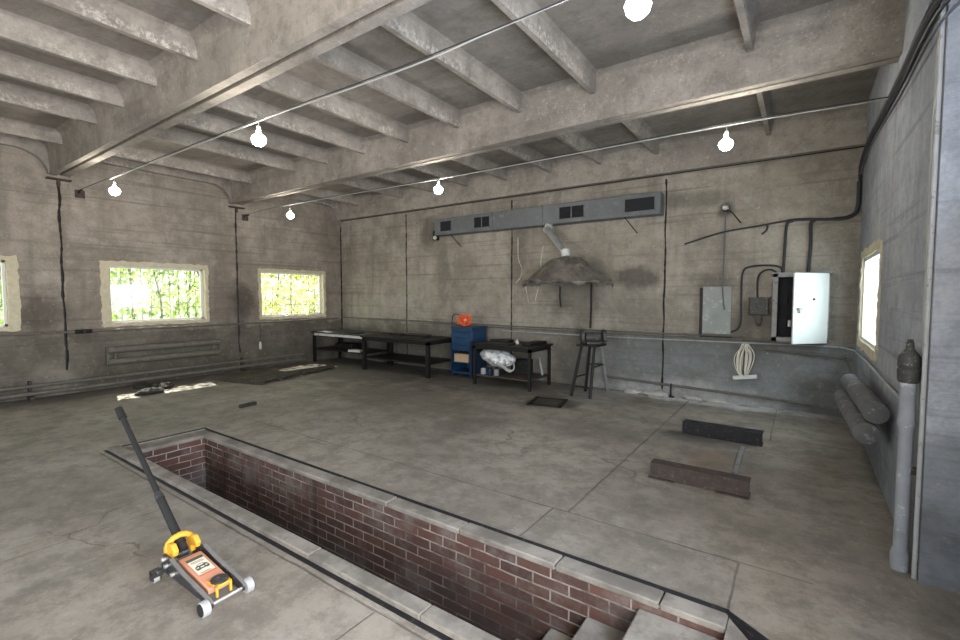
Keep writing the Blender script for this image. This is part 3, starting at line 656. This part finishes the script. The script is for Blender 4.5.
# right wall: standpipe, cables
r = thing('standpipe', 'grey lagged standpipe with a valve head against the right wall', 'pipe', (.548, 3.84, 0))
MB().lathe([(.045, 0), (.05, .1), (.036, .14), (.036, .9), (.046, .93), (.040, 1.02), (.044, 1.2)], n=18).build('pipe', M['lagging_pale'], r)
MB().lathe([(.046, 1.19), (.055, 1.21), (.058, 1.27), (.05, 1.28), (.058, 1.30), (.055, 1.35), (.036, 1.38), (.022, 1.40), (.018, 1.44), (.010, 1.455)], n=18).build('valve_head', M['grinder'], r)
MB().bb((-.010, -.035, 1.44), (.010, .035, 1.458)).build('handle', M['dark_steel'], r)
m = MB(); m.bb((.0, -.02, .62), (.075, .02, .66)); m.build('wall_bracket', M['rust'], r)
pipe('upright_pipe', [(.575, 4.06, 0), (.575, 4.06, .94)], .018, M['pipe_grey'], 'thin grey upright pipe just behind the standpipe')
pipe('wall_conduit', [(RX - .014, 3.76, 0), (RX - .014, 3.76, 2.0), (RX - .014, 3.76, 3.6)], .013, M['pipe_grey'], 'grey upright conduit at the near end of the right wall')
wire('wall_cable', [(RX - .01, 3.90, 3.75), (RX - .01, 3.86, 3.25), (RX - .01, 3.89, 2.6), (RX - .01, 3.87, 2.0), (RX - .01, 3.87, 1.02)], .009, M['cable_white'], 'white cable hanging down the right wall beside the conduit')
for i, (dy, dz, r_, lab, mat) in enumerate([(0, 0, .021, 'thickest black cable high along the right wall', 'cable_black'), (.03, -.05, .014, 'thinner black cable just under the thickest one on the right wall', 'cable_black'), (.0, -.11, .010, 'grey cable lowest of the bundle high on the right wall', 'cable_grey'), (.0, .055, .012, 'grey cable topmost of the bundle high on the right wall', 'cable_grey')]):
    pts = [(RX - .035, BY - .06, 3.50 + dz), (RX - .03, 7.4, 3.60 + dz), (RX - .03, 6.2, 3.53 + dz), (RX - .03, 5.0, 3.47 + dz * 1.2), (RX - .03, 3.69, 3.42 + dz * 1.3), (RX + .15, 3.3, 3.40 + dz), (RX + .39, 2.8, 3.4 + dz), (RX + .39, .5, 3.4 + dz)]
    if i == 0: pts = [(RX - .035, YB, 2.95), (RX - .035, YB, 3.25)] + pts[0:]
    wire('wall_cable', pts, r_, M[mat], lab)

# ------------------------------------------------------------------ switchgear on the back wall
YC = BY - .03
wire('wall_cable', [(RX - .04, YC, 3.3), (RX - .045, YC, 2.95), (RX - .12, YC, 2.83), (.3, YC, 2.81), (-.15, YC, 2.84), (-.6, YC, 2.79), (-1.1, YC, 2.73), (-1.65, YC, 2.58)], [.03] * 24 + [.022] * 10 + [.014] * 20, M['cable_black'], 'thick black cable run curving out of the right corner')
wire('wall_cable', [(-.16, YC, 2.83), (-.235, YC, 2.78), (-.25, YC, 2.5), (-.26, YC, 2.05)], .022, M['cable_black'], 'black cable dropping to the left side of the cabinet')
wire('wall_cable', [(.10, YC, 2.82), (.055, YC, 2.76), (.06, YC, 2.5), (.045, YC, 2.05)], .026, M['cable_black'], 'black cable dropping to the middle of the cabinet')
wire('wall_cable', [(-1.4, YC, 1.135), (-1.05, YC, 1.13), (-.86, YC, 1.18), (-.80, YC, 1.32), (-.80, YC, 1.75), (-.79, YC, 2.08), (-.70, YC, 2.17), (-.45, YC, 2.185), (-.30, YC, 2.15), (-.27, YC, 2.05)], .016, M['cable_black'], 'outer black cable loop left of the switch cabinet')
wire('wall_cable', [(-.58, YC, 1.68), (-.585, YC, 1.98), (-.53, YC, 2.09), (-.42, YC, 2.12), (-.33, YC, 2.06), (-.30, YC, 1.98)], .014, M['cable_black'], 'inner black cable loop rising from the switch box')
wire('wall_cable', [(-.48, YC, 2.80), (-.49, YC - .01, 2.72), (-.55, YC - .01, 2.66)], .014, M['cable_black'], 'short black cable stub hanging from the main run')
CF = BY - .2
r = thing('switch_cabinet', 'grey switch cabinet with its white door standing ajar', 'electrical cabinet', (0, 0, 0))
x0, x1, z0, z1 = -.375, .30, 1.05, 2.05
m = MB(); m.bb((x0, CF, z0), (x0 + .06, BY - .002, z1)); m.bb((x1 - .06, CF, z0), (x1, BY - .002, z1)); m.bb((x0, CF, z0), (x1, BY - .002, z0 + .06)); m.bb((x0, CF, z1 - .05), (x1, BY - .002, z1)); m.bb((x0, BY - .03, z0), (x1, BY - .003, z1)); m.bb((x0 - .02, CF - .015, z1), (x1 + .02, BY - .002, z1 + .015))
m.build('cabinet_body', M['grey_steel'], r)
MB().bb((x0 + .06, BY - .05, z0 + .06), (x1 - .06, BY - .03, z1 - .05)).build('back_panel', M['void'], r)
[MB().bb((x0 + .08 + .13 * i, BY - .12, zz), (x0 + .18 + .13 * i, BY - .05, zz + .12)).build('breaker', M['void'], r) for i in range(3) for zz in (1.25, 1.6)]
MB().cyl((-.16, BY - .15, 1.27), (-.16, BY - .13, 1.36), .02, n=10).build('switch_handle', M['white_paint'], r)
th = R(46); dw = .57
dp = bpy.data.objects.new('door', None)
m = MB(); m.bb((-dw, -.012, 0), (0, .012, .985)); 
me_ = m.build('door', M['white_paint'], r, bevel=.004); bpy.data.objects.remove(dp); me_.location = (x1 - .02, CF - .015, 1.055); me_.rotation_euler = (0, 0, th)
MB().lathe([(.012, -.03), (.016, -.02), (.016, -.013)], (-.25, 0, .62), 12, 'y').build('lock', M['dark_steel'], me_)
m = MB(); m.bb((-dw + .05, -.03, .47), (-dw + .12, -.013, .50)); m.bb((-dw + .065, -.045, .43), (-dw + .085, -.028, .50)); m.build('handle', M['grey_steel'], me_)
r = thing('switch_box', 'small dark switch box on the wall left of the cabinet', 'switch', (-.555, BY, 1.43))
MB().bb((-.13, -.11, 0), (.13, -.002, .26)).build('box_body', M['grinder'], r, bevel=.012); MB().bb((-.145, -.12, .24), (.145, -.002, .27)).build('lid', M['grinder'], r)
MB().bb((-.035, -.08, -.13), (.035, -.03, .0)).cyl((0, -.055, -.17), (0, -.055, -.12), .026, n=10).build('cable_gland', M['grinder'], r)
r = thing('wall_board', 'mottled grey board with a dark left edge on the back wall', 'board', (-1.145, BY, 1.11))
MB().bb((-.20, -.055, .0), (.21, -.003, .76)).build('board_face', M['plate'], r); MB().bb((-.245, -.06, -.02), (-.205, -.002, .74)).build('edge_strip', M['dark_steel'], r); MB().bb((-.235, -.045, -.07), (.23, -.003, -.02)).build('bottom_rail', M['dark_steel'], r)
r = thing('wall_lamp', 'small white wall lamp on a dark stain high on the back wall', 'lamp', (-1.05, BY, 3.10))
MB().cyl((0, 0, 0), (0, -.05, 0), .05, n=14).build('rosette', M['dark_steel'], r); MB().lathe([(.02, -.10), (.05, -.085), (.042, -.04), (.02, -.03)], n=14).build('shade', M['white_paint'], r); bpy.data.objects[r.children[-1].name].location = (0, -.1, .07)
MB().tube([(.0, -.05, .0), (.1, -.06, -.08), (.22, -.07, -.25)], .01, 6).build('bent_arm', M['dark_steel'], r)
wire('wall_cable', [(-1.05, YC, 3.02), (-1.055, YC, 2.5), (-1.06, YC - .03, 1.9), (-1.04, YC - .04, 1.62), (-1.02, YC - .04, 1.50)], .011, M['cable_grey'], 'grey cable falling straight from the wall lamp to the board')
r = thing('extension_lead', 'pale coiled extension lead with socket strip hung under the switch box', 'extension lead', (-.73, BY - .06, 0))
m = MB(); rng = random.Random(5)
for i in range(9):
    a = rng.uniform(.015, .14); m.tube(smooth_path([(0 + rng.uniform(-.03, .03), -.01 * i, .98), (-a, -.01 * i, .76), (-a * .5 - .02, -.012 * i, .52), (.02, -.012 * i, .47), (a * .6, -.012 * i, .56), (a, -.01 * i, .8), (0 + rng.uniform(-.02, .05), -.01 * i, .98)], 6), .008, 6)
m.build('cable_coil', M['cream'], r); MB().box((.02, -.07, .46), (.33, .055, .06), (0, R(-9), 0)).build('socket_strip', M['white_paint'], r, bevel=.008); MB().cyl((0, .055, .965), (0, -.08, .965), .008, n=8).build('hook', M['dark_steel'], r)

# ------------------------------------------------------------------ workbenches and what is on them
def bench(label, x0, x1, y0, y1, h, shelf, lw=.06, tone='bench_top', sh_mat='dark_steel'):
    r = thing('workbench', label, 'workbench', ((x0 + x1) / 2, (y0 + y1) / 2, 0), 0, 'steel workbenches along the back wall'); W, D = (x1 - x0) / 2, (y1 - y0) / 2
    MB().bb((-W - .03, -D - .03, h - .035), (W + .03, D + .03, h)).build('tabletop', M[tone], r, bevel=.004)
    m = MB(); m.bb((-W, -D, h - .10), (W, -D + .035, h - .035)); m.bb((-W, D - .035, h - .10), (W, D, h - .035)); m.bb((-W, -D, h - .10), (-W + .035, D, h - .035)); m.bb((W - .035, -D, h - .10), (W, D, h - .035)); m.build('apron', M['dark_steel'], r)
    for sx in (-1, 1):
        for sy in (-1, 1): MB().box((sx * (W - lw / 2), sy * (D - lw / 2), (h - .036) / 2), (lw, lw, h - .036)).build('leg', M['dark_steel'], r)
    if shelf is not None:
        MB().bb((-W + .02, -D + .02, shelf - .025), (W - .02, D - .02, shelf)).build('shelf', M[sh_mat], r)
    return r
B1 = bench('dark steel workbench with a worn top painted pale as window sheen in the left corner', -10.43, -8.46, 7.27, 8.12, .80, .36)
B2 = bench('dark steel workbench in the middle, beside the blue tool cabinet', -8.38, -6.34, 7.15, 8.08, .79, .30, .075, 'dark_steel')
B3 = bench('dark steel workbench with white bundle on its shelf, right of the blue cabinet', -5.22, -3.96, 7.20, 8.02, .80, .20, .05, 'dark_steel', 'rust')
MB().bb((-.33, .2, .81), (.35, .43, .825)).build('top_sheet', M['bench_top'], B2)
B1.children[0].data.materials[0] = plain('bench top with painted window sheen', (.62, .63, .62), .3, .0, .15, 3, .1, .7, (.2, .19, .18))  # pale base colour stands in for the window's reflection on the top
def flat(name, label, cat, c, size, rz, mat, bevel=.003):
    r = MB().box((0, 0, size[2] / 2), size).build(name, mat, bevel=bevel); r.location = c; r.rotation_euler = (0, 0, rz); return tag(r, label, cat)
flat('steel_offcut', 'dark flat steel offcut lying on the pale topped bench', 'steel offcut', (-9.0, 7.45, .80), (.42, .24, .02), .2, M['dark_steel'])
flat('steel_offcut', 'dark flat steel plate at the rear of the middle bench', 'steel offcut', (-7.9, 7.85, .79), (.4, .2, .03), -.1, M['dark_steel'])
flat('steel_offcut', 'wide dark steel plate on the front of the middle bench', 'steel offcut', (-7.1, 7.45, .79), (.75, .40, .015), .1, M['dark_steel'])
flat('steel_offcut', 'dark raised plate at the back of the bench beside the cabinet', 'steel offcut', (-4.95, 7.8, .80), (.42, .26, .045), .15, M['dark_steel'])
flat('steel_offcut', 'long dark strip along the right edge of the bench beside the cabinet', 'steel offcut', (-4.15, 7.7, .80), (.2, .55, .05), -.1, M['dark_steel'])
flat('steel_offcut', 'flat dark tool tray in front on the bench beside the cabinet', 'steel offcut', (-4.75, 7.4, .80), (.6, .28, .02), .05, M['dark_steel'])
r = MB().lathe([(.005, .09), (.03, .05), (.045, .0)], n=12).build('small_funnel', M['white_paint']); r.location = (-4.47, 7.6, .80); tag(r, 'small white cone standing on the bench beside the cabinet', 'funnel')
flat('paper_pad', 'pale folded paper lying on the shelf of the pale topped bench', 'paper', (-8.86, 7.4, .36), (.35, .25, .05), .2, M['rag'])
flat('steel_box', 'dark tool box on the shelf of the pale topped bench', 'box', (-9.6, 7.75, .36), (.6, .35, .14), .05, M['dark_steel'], .01)
# bundle wrapped in plastic on bench 3's shelf
r = thing('wrapped_bundle', 'large silvery plastic wrapped bundle on the bench shelf', 'bundle', (-4.85, 7.5, .20))
m = MB(); m.sph((.0, 0, .305), 1, (.39, .22, .165), 28); rng = random.Random(11)
for v in m.bm.verts: v.co += Vector((rng.uniform(-1, 1), rng.uniform(-1, 1), rng.uniform(-1, 1))) * .022; v.co.z += .10 * v.co.x * (-.3) + (.05 if v.co.x < -.1 else 0)
o = m.build('wrap', M['bag'], r); sd = o.modifiers.new('sub', 'SUBSURF'); sd.levels = 1; sd.render_levels = 1
m = MB(); m.cyl((.24, -.1, .36), (.36, -.16, .24), .03, .055, 12); m.build('tail', M['bag'], r)
m = MB(); rng = random.Random(13)
for v_ in range(3): m.tube(smooth_path([(.0, -.18, .24 + .02 * v_), (.2, -.21, .2 + .02 * v_), (.38, -.2, .10 + .02 * v_), (.46, -.16, .15), (.42, -.1, .26), (.3, -.1, .3)], 6), .011, 6)
m.build('hose_loop', M['cable_white'], r)
for i, (x, y, c, lab) in enumerate([(-5.06, 7.32, 'pipe_grey', 'pale jar under the left end of the wrapped bundle'), (-4.90, 7.30, 'blue_dark', 'dark blue jar second from the left under the wrapped bundle'), (-4.76, 7.32, 'grey_steel', 'grey tin third from the left under the wrapped bundle')]):
    r = thing('jar', lab, 'jar', (x, y, .20), 0, 'jars under the wrapped bundle'); MB().lathe([(.05, 0), (.055, .01), (.055, .11), (.04, .125)], n=14).build('jar_body', M[c], r); MB().lathe([(.043, .12), (.043, .145), (.03, .15)], n=14).build('lid', M['dark_steel'], r)
r = MB().lathe([(.018, 0), (.02, .2), (.009, .28), (.007, .34)], n=12).build('spray_bottle', M['pipe_grey']); r.location = (-4.05, 7.85, .2); r.rotation_euler = (0, R(-12), 0); tag(r, 'pale slim bottle leaning at the right end of the bench shelf', 'bottle')
flat('steel_box', 'dark box standing at the back of the bench shelf beside the bundle', 'box', (-4.45, 7.82, .20), (.3, .25, .28), .1, M['dark_steel'], .01)
# blue tool cabinet
r = thing('tool_cabinet', 'blue enamel tool cabinet with open compartments between two benches', 'tool cabinet', (-5.855, 7.92, 0))
W, D = .275, .27
m = MB(); m.bb((-W, -D, .98), (W, D, 1.04)); m.bb((-W, -D + .02, .56), (W, D, .98)); m.bb((-W, D - .02, .1), (W, D, .56)); m.bb((-W, -D, .08), (W, D, .12)); m.bb((-W, -D + .02, .1), (-W + .02, D, .6)); m.bb((W - .02, -D + .02, .1), (W, D, .6)); m.bb((-W, -D + .02, .30), (W, D, .32)); m.build('cabinet_body', M['blue'], r, bevel=.005)
MB().bb((-W - .015, -D - .015, 1.04), (W + .015, D + .01, 1.062)).build('top_tray', M['blue'], r)
for i, z in enumerate((.86, .74, .60)):
    d_ = MB().bb((-W + .015, -D, z), (W - .03, -D + .025, z + .1)).build('drawer', M['blue'], r, bevel=.004); MB().bb((-.12, -D - .015, z + .075), (.12, -D - .001, z + .09)).build('handle', M['blue_dark'], d_)
m = MB(); m.bb((W - .06, -D - .015, .03), (W + .005, -D + .02, .80)); m.build('corner_post', M['blue_dark'], r); MB().bb((-W, -D - .005, .03), (-W + .03, -D + .02, .6)).build('corner_post', M['blue_dark'], r)
for sx in (-1, 1):
    for sy in (-1, 1): MB().cyl((sx * .22 - .015, sy * .2, .04), (sx * .22 + .015, sy * .2, .04), .04, n=12).build('caster', M['rubber'], r)
flat('cardboard_box', 'small tan cardboard box in the open bay of the blue cabinet', 'box', (-5.88, 7.78, .32), (.38, .2, .17), 0, M['card'])
for i, (x, hgt, lab) in enumerate([(-6.0, .10, 'leftmost dark tool poking out of the tan box'), (-5.9, .07, 'middle dark tool poking out of the tan box'), (-5.8, .09, 'rightmost dark tool poking out of the tan box')]):
    r = MB().cyl((0, 0, 0), (.02, .01, hgt), .022, .03, n=8).build('hand_tool', M['dark_steel']); r.location = (x, 7.76, .49); tag(r, lab, 'tool', 'tools in the tan box')
r = thing('orange_cable_coil', 'bright orange tangled extension cable on top of the blue cabinet', 'extension cable', (-5.93, 7.86, 1.062))
m = MB(); rng = random.Random(21)
for i in range(9):
    tilt = Euler((rng.uniform(-1.2, 1.2), rng.uniform(-1.2, 1.2), 0)).to_matrix(); rr = rng.uniform(.07, .12); c = Vector((rng.uniform(-.05, .05), rng.uniform(-.04, .04), .13 + rng.uniform(-.01, .02)))
    pts = [c + tilt @ Vector((rr * 1.15 * math.cos(t * math.pi / 7), rr * math.sin(t * math.pi / 7), rng.uniform(-.012, .012))) for t in range(14)]
    for p in pts: p.z = max(p.z, .012)
    m.tube(pts, .012, 6, closed=True)
m.build('coil', M['orange'], r); MB().cyl((.09, -.12, .14), (.13, -.14, .15), .022, n=10).build('plug', M['white_paint'], r)
MB().tube(smooth_path([(-.1, .0, .22), (-.3, .1, .26), (-.48, .2, .2), (-.52, .22, -.05), (-.52, .24, -.28)], 6), .01, 6).build('lead', M['cable_black'], r)
# grinder on its stand
r = thing('grinder_stand', 'dark four legged steel stand with splayed legs before the back wall', 'stand', (-3.0, 7.68, 0))
tops = [(-.13, -.15), (.10, -.15), (.10, .16), (-.10, .16)]; feet = [(-.22, -.37), (.13, -.40), (.11, .48), (-.18, .10)]
feet = [(-.22, -.37), (.13, -.40), (.12, .46), (-.17, .14)]
for (a, b), (c, d) in zip(tops, feet):
    i = tops.index((a, b)); MB().cyl((c, d, 0), (a, b, .86), .027, n=8).build('leg', M['grey_steel'] if i == 2 else M['dark_steel'], r)
def legat(i, z): u = z / .86; return (feet[i][0] * (1 - u) + tops[i][0] * u, feet[i][1] * (1 - u) + tops[i][1] * u, z)
m = MB()
for i, j, z in ((0, 1, .17), (1, 2, .5), (2, 3, .5), (3, 0, .32)): m.cyl(legat(i, z), legat(j, z), .014, n=8)
m.build('crossbar', M['dark_steel'], r); MB().bb((-.20, -.22, .85), (.18, .22, .88)).build('mounting_plate', M['dark_steel'], r)
r = thing('bench_grinder', 'grimy bench grinder bolted on the four legged stand', 'grinder', (-3.0, 7.66, .88), R(32))
MB().lathe([(.03, -.14), (.075, -.13), (.085, -.1), (.085, .1), (.075, .13), (.03, .14)], (0.02, 0, .12), 18, 'x').build('motor_housing', M['grinder'], r)
MB().bb((-.10, -.08, 0), (.14, .08, .045)).build('base', M['grinder'], r, bevel=.008)
for s_ in (-1, 1):
    x = .02 + s_ * .185
    MB().lathe([(.02, -.03), (.11, -.03), (.118, -.02), (.118, .02), (.11, .03), (.02, .03)], (x, 0, .14), 20, 'x').build('wheel_guard', M['grinder'], r); MB().lathe([(.01, -.018), (.098, -.018), (.098, .018), (.01, .018)], (x, -.03, .13), 20, 'x').build('grinding_wheel', M['stone_wheel'], r)
    MB().bb((x - .03, -.17, .06), (x + .03, -.09, .075)).build('tool_rest', M['dark_steel'], r)

# ------------------------------------------------------------------ things on the floor
r = thing('floor_tray', 'dark oily metal tray on the floor in front of the right bench', 'tray', (-3.33, 6.64, 0), R(14))
MB().bb((-.25, -.26, 0), (.25, .26, .012)).build('tray_base', M['bench_top'], r)
m = MB(); [m.bb(a, b) for a, b in (((-.27, -.28, 0), (.27, -.22, .018)), ((-.27, .22, 0), (.27, .28, .018)), ((-.27, -.28, 0), (-.21, .28, .018)), ((.21, -.28, 0), (.27, .28, .018)))]; m.build('rim', M['dark_steel'], r)
def channel(label, loc, L, H, D, rz, mat, lip):
    r = thing('steel_channel', label, 'steel channel', loc, rz, 'steel channels lying on the floor'); t = .012
    MB().bb((-L / 2, 0, 0), (L / 2, t, H)).build('web', mat, r); MB().bb((-L / 2, t, H - t), (L / 2, D, H)).build('flange', mat, r); MB().bb((-L / 2, t, 0), (L / 2, D, t)).build('flange', mat, r)
    if lip:
        MB().bb((-L / 2 - .012, -.03, 0), (-L / 2 + .22, -.001, .012)).build('foot_plate', M['rust'], r); MB().bb((L / 2 - .26, -.03, 0), (L / 2 - .0, -.001, .012)).build('foot_plate', M['rust'], r)
    return r
channel('rusty brown steel channel nearest the pit steps', (-.735, 4.45, 0), .82, .145, .13, R(-.3), M['rust'], 1)
channel('blackened steel channel farther from the pit', (-.765, 6.10, 0), .86, .15, .16, R(-1.5), M['channel_dark'], 0)
o = MB().bb((-.022, -.46, 0), (.022, .46, .03)).build('flat_bar', M['grey_steel'], bevel=.003); o.location = (-.50, 5.42, 0); o.rotation_euler = (0, 0, R(1)); tag(o, 'grey flat bar lying between the two steel channels', 'steel bar')
# wooden shields on the floor by the left wall
def shield(label, c, w, l, h, rz, n):
    r = thing('plank_panel', label, 'wooden panel', (c[0], c[1], 0), rz, 'plank panels on the floor'); m = MB()
    for i in range(n): m.bb((-w / 2 + w * i / n + .004, -l / 2 + random.uniform(0, .03), h * .45), (-w / 2 + w * (i + 1) / n - .004, l / 2 - random.uniform(0, .03), h * random.uniform(.92, 1)))
    m.build('planks', M['wood_dark'], r, bevel=.004); m = MB(); [m.bb((-w / 2, y - .05, 0), (w / 2, y + .05, h * .46)) for y in (-l / 2 + .06, 0, l / 2 - .06)]; m.build('batten', M['wood_dark'], r)
shield('larger dark plank panel on the floor, end towards the radiator', (-9.22, 5.12), 1.20, 1.05, .10, R(13), 7)
shield('smaller dark plank panel lying in the sun patch by the benches', (-9.30, 6.30), .78, 1.10, .07, R(13), 4)
o = MB().box((0, 0, .025), (.06, .27, .05)).build('steel_block', M['dirt'], bevel=.004); o.location = (-7.05, 3.73, 0); o.rotation_euler = (0, 0, R(9)); tag(o, 'short dark block lying alone on the open floor', 'block')
def lump(name, lab, cat, c, r_, sc, mat, seed, rz=0):
    rng = random.Random(seed); m = MB(); m.sph((0, 0, 0), r_, sc, 14)
    for v in m.bm.verts: v.co *= 1 + rng.uniform(-.22, .22); v.co.z = max(v.co.z, -r_ * sc[2] * .5)
    o = m.build(name, mat); o.location = (c[0], c[1], c[2] + r_ * sc[2] * .5); o.rotation_euler = (0, 0, rz); return tag(o, lab, cat)
lump('crumpled_rag', 'dark crumpled rag in the sunlit patch under the radiator', 'rag', (-9.35, 3.22, 0), .17, (.9, 1.3, .4), M['dirt'], 1)
lump('crumpled_rag', 'small dark rag beside the wall behind the sunlit one', 'rag', (-9.72, 3.55, 0), .15, (.9, 1.2, .45), M['dirt'], 2)
lump('rubble_lump', 'dark lump of rubble nearest the low pipes under the radiator', 'rubble', (-10.05, 3.35, 0), .11, (1, 1.2, .6), M['dirt'], 3)
for i, (x, y, s_, lab) in enumerate([(-2.42, 8.16, .10, 'white plaster lump left of the seam at the foot of the back wall'), (-2.02, 8.10, .13, 'largest white plaster lump at the foot of the back wall'), (-1.45, 8.18, .09, 'white plaster lump at the joint end by the back wall'), (-1.1, 8.17, .08, 'small white plaster lump right of the pipe stand')]):
    lump('plaster_lump', lab, 'rubble', (x, y, 0), s_, (1.6, .8, .5), M['stone'], 30 + i)

# ------------------------------------------------------------------ trolley jack
r = thing('trolley_jack', 'low trolley jack with a long black handle beside the pit', 'trolley jack', (-2.86, 1.215, 0), R(2.5))
for s_ in (-1, 1):
    y = s_ * .088
    m = MB(); m.prism([(-.30, .085), (-.27, .165), (-.16, .165), (-.02, .125), (.25, .075), (.285, .06), (.285, .035), (.24, .03), (-.05, .045), (-.2, .05), (-.28, .055)], y - .004, y + .004, 'y')
    sp = m.build('side_plate', M['jack_grey'], r)
    m = MB(); m.prism([(-.16, .165), (-.02, .125), (.25, .075), (.285, .06), (.285, .066), (.25, .082), (-.02, .132), (-.16, .172)], y - .004 if s_ > 0 else y - .018, y + .018 if s_ > 0 else y + .004, 'y')
    m.build('flange', M['jack_rail'], sp)
    for bx, bz in ((-.22, .11), (-.14, .085), (-.25, .14)): MB().lathe([(.004, -.014), (.013, -.012), (.013, .012), (.004, .014)], (bx, y + s_ * .010, bz), 8, 'y').build('bolt', M['bright_zinc'], sp)
    MB().lathe([(.01, -.021), (.036, -.021), (.042, -.016), (.042, .016), (.036, .021), (.01, .021)], (.262, s_ * .122, .042), 22, 'y').build('front_wheel', M['wheel'], r)
    MB().lathe([(.004, -.0015), (.033, -.0015), (.035, .0015), (.004, .0015)], (.262, s_ * .122 + s_ * .0225, .042), 20, 'y').build('hub', M['rubber'], r.children[-1])
    c = MB(); c.bb((-.31, s_ * .128 - .024, .05), (-.25, s_ * .128 + .024, .078)); c.bb((-.315, s_ * .128 - .024, .02), (-.27, s_ * .128 - .018, .07)); c.bb((-.315, s_ * .128 + .018, .02), (-.27, s_ * .128 + .024, .07))
    cf = c.build('caster_fork', M['jack_grey'], r)
    MB().lathe([(.006, -.016), (.024, -.016), (.028, -.011), (.028, .011), (.024, .016), (.006, .016)], (-.295, s_ * .128, .028), 16, 'y').build('caster_wheel', M['wheel'], cf)
MB().cyl((.262, -.105, .042), (.262, .105, .042), .009, n=10).build('front_axle', M['bright_zinc'], r)
m = MB(); m.bb((-.26, -.145, .075), (-.22, .145, .095)); m.cyl((-.14, -.095, .085), (-.14, .095, .085), .012); m.build('rear_crossbar', M['jack_grey'], r)
m = MB(); m.prism([(-.16, .10), (-.16, .145), (-.13, .152), (.13, .102), (.19, .09), (.19, .055), (.1, .06)], -.064, .064, 'y'); arm = m.build('lift_arm', M['jack_arm'], r, bevel=.006)
# sticker lies on the sloping top of the arm: frame of the slope
p0, p1 = Vector((-.13, 0, .1525)), Vector((.13, 0, .1025)); ux = (p1 - p0).normalized(); uz = Vector((-ux.z, 0, ux.x))
def on_arm(u, v, h=0): return p0 + ux * u + Vector((0, v, 0)) + uz * h
def arm_rect(u0, u1, v0, v1, h, name, mat, parent):
    m = MB(); A = [on_arm(u, v, h) for u, v in ((u0, v0), (u1, v0), (u1, v1), (u0, v1))]; B = [p - uz * .001 for p in A]
    m.poly(A); m.poly(B[::-1])
    for i in range(4): m.poly([A[i], B[i], B[(i + 1) % 4], A[(i + 1) % 4]])
    return m.build(name, mat, parent, smooth=False)
st = arm_rect(.035, .190, -.046, .046, .0012, 'sticker', M['paper'], arm)
arm_rect(.028, .052, -.046, .046, .0022, 'sticker_band', M['ink'], arm); arm_rect(.190, .204, -.046, .046, .0016, 'sticker_band', M['label_orange'], arm)
m = MB()    # small print lines and the car drawing on the sticker
def rect(u0, u1, v0, v1, h=.0024): m.poly([on_arm(u, v, h) for u, v in ((u0, v0), (u1, v0), (u1, v1), (u0, v1))])
for u, a, b in ((.064, -.035, .03), (.072, -.038, .038), (.080, -.03, .034), (.176, -.036, .02), (.183, -.03, .03)): rect(u, u + .003, a, b)
car = [(.128, -.036), (.118, -.034), (.112, -.024), (.102, -.018), (.098, -.004), (.099, .014), (.108, .024), (.114, .034), (.126, .037), (.146, .037), (.152, .03), (.152, .02), (.148, .014), (.148, -.014), (.152, -.02), (.152, -.032), (.146, -.037)]
m.poly([on_arm(u, v, .0024) for u, v in car]); m.build('sticker_print', M['ink'], arm, smooth=False, recalc=False)
m = MB()
def rect2(u0, u1, v0, v1): m.poly([on_arm(u, v, .0030) for u, v in ((u0, v0), (u1, v0), (u1, v1), (u0, v1))])
rect2(.104, .114, -.016, .014); rect2(.126, .134, -.030, -.018); rect2(.126, .134, .018, .030); rect2(.128, .138, -.010, .010); m.build('car_window', M['paper'], arm, smooth=False, recalc=False)
m = MB(); m.bb((.13, -.045, .10), (.235, -.038, .112)); m.bb((.13, .038, .10), (.235, .045, .112)); m.bb((.225, -.045, .045), (.238, -.032, .112)); m.bb((.225, .032, .045), (.238, .045, .112)); m.bb((.215, -.045, .098), (.238, .045, .112)); m.build('saddle_bracket', M['jack_yellow'], r, bevel=.003)
MB().lathe([(.01, .105), (.040, .105), (.046, .111), (.046, .122), (.040, .126), (.01, .124)], (.188, 0, 0), 22).build('saddle', M['jack_grey'], r)
hb, ht = Vector((-.215, 0, .165)), Vector((-1.203, .037, .90))
hd = (ht - hb).normalized()
m = MB(); m.tube([(-.262, -.072, .17), (-.268, -.066, .215), (-.268, -.035, .238), (-.268, 0, .245), (-.268, .035, .238), (-.268, .066, .215), (-.262, .072, .17)], .019, 8); m.prism([(-.30, .12), (-.305, .19), (-.26, .225), (-.20, .235), (-.165, .20), (-.175, .165), (-.215, .18), (-.235, .16), (-.235, .12)], -.078, -.048, 'y'); m.prism([(-.30, .12), (-.305, .19), (-.26, .225), (-.20, .235), (-.165, .20), (-.175, .165), (-.215, .18), (-.235, .16), (-.235, .12)], .048, .078, 'y'); m.build('handle_yoke', M['jack_yellow'], r, bevel=.008)
m = MB(); m.cyl((-.2, 0, .09), (-.05, 0, .09), .034, n=16); m.cyl((-.235, -.03, .14), (-.235, .03, .14), .022, n=12); m.build('hydraulic_cylinder', M['jack_grey'], r)
h1, h2, h3 = hb + hd * .0, hb + hd * .42, ht
hh = MB().cyl(h1, h2, .026, .024, 14).build('handle', M['rubber'], r)
MB().cyl(h2, h3, .0175, n=14).build('upper_tube', M['rubber'], hh); MB().cyl(h2 - hd * .02, h2 + hd * .03, .027, .021, 14).build('collar', M['jack_grey'], hh)
MB().cyl(h3 - hd * .09, h3 + hd * .005, .026, .024, 14).build('hand_grip', M['rubber'], hh); MB().cyl(hb + hd * .05, hb + hd * .08, .030, n=14).build('collar', M['rubber'], hh)
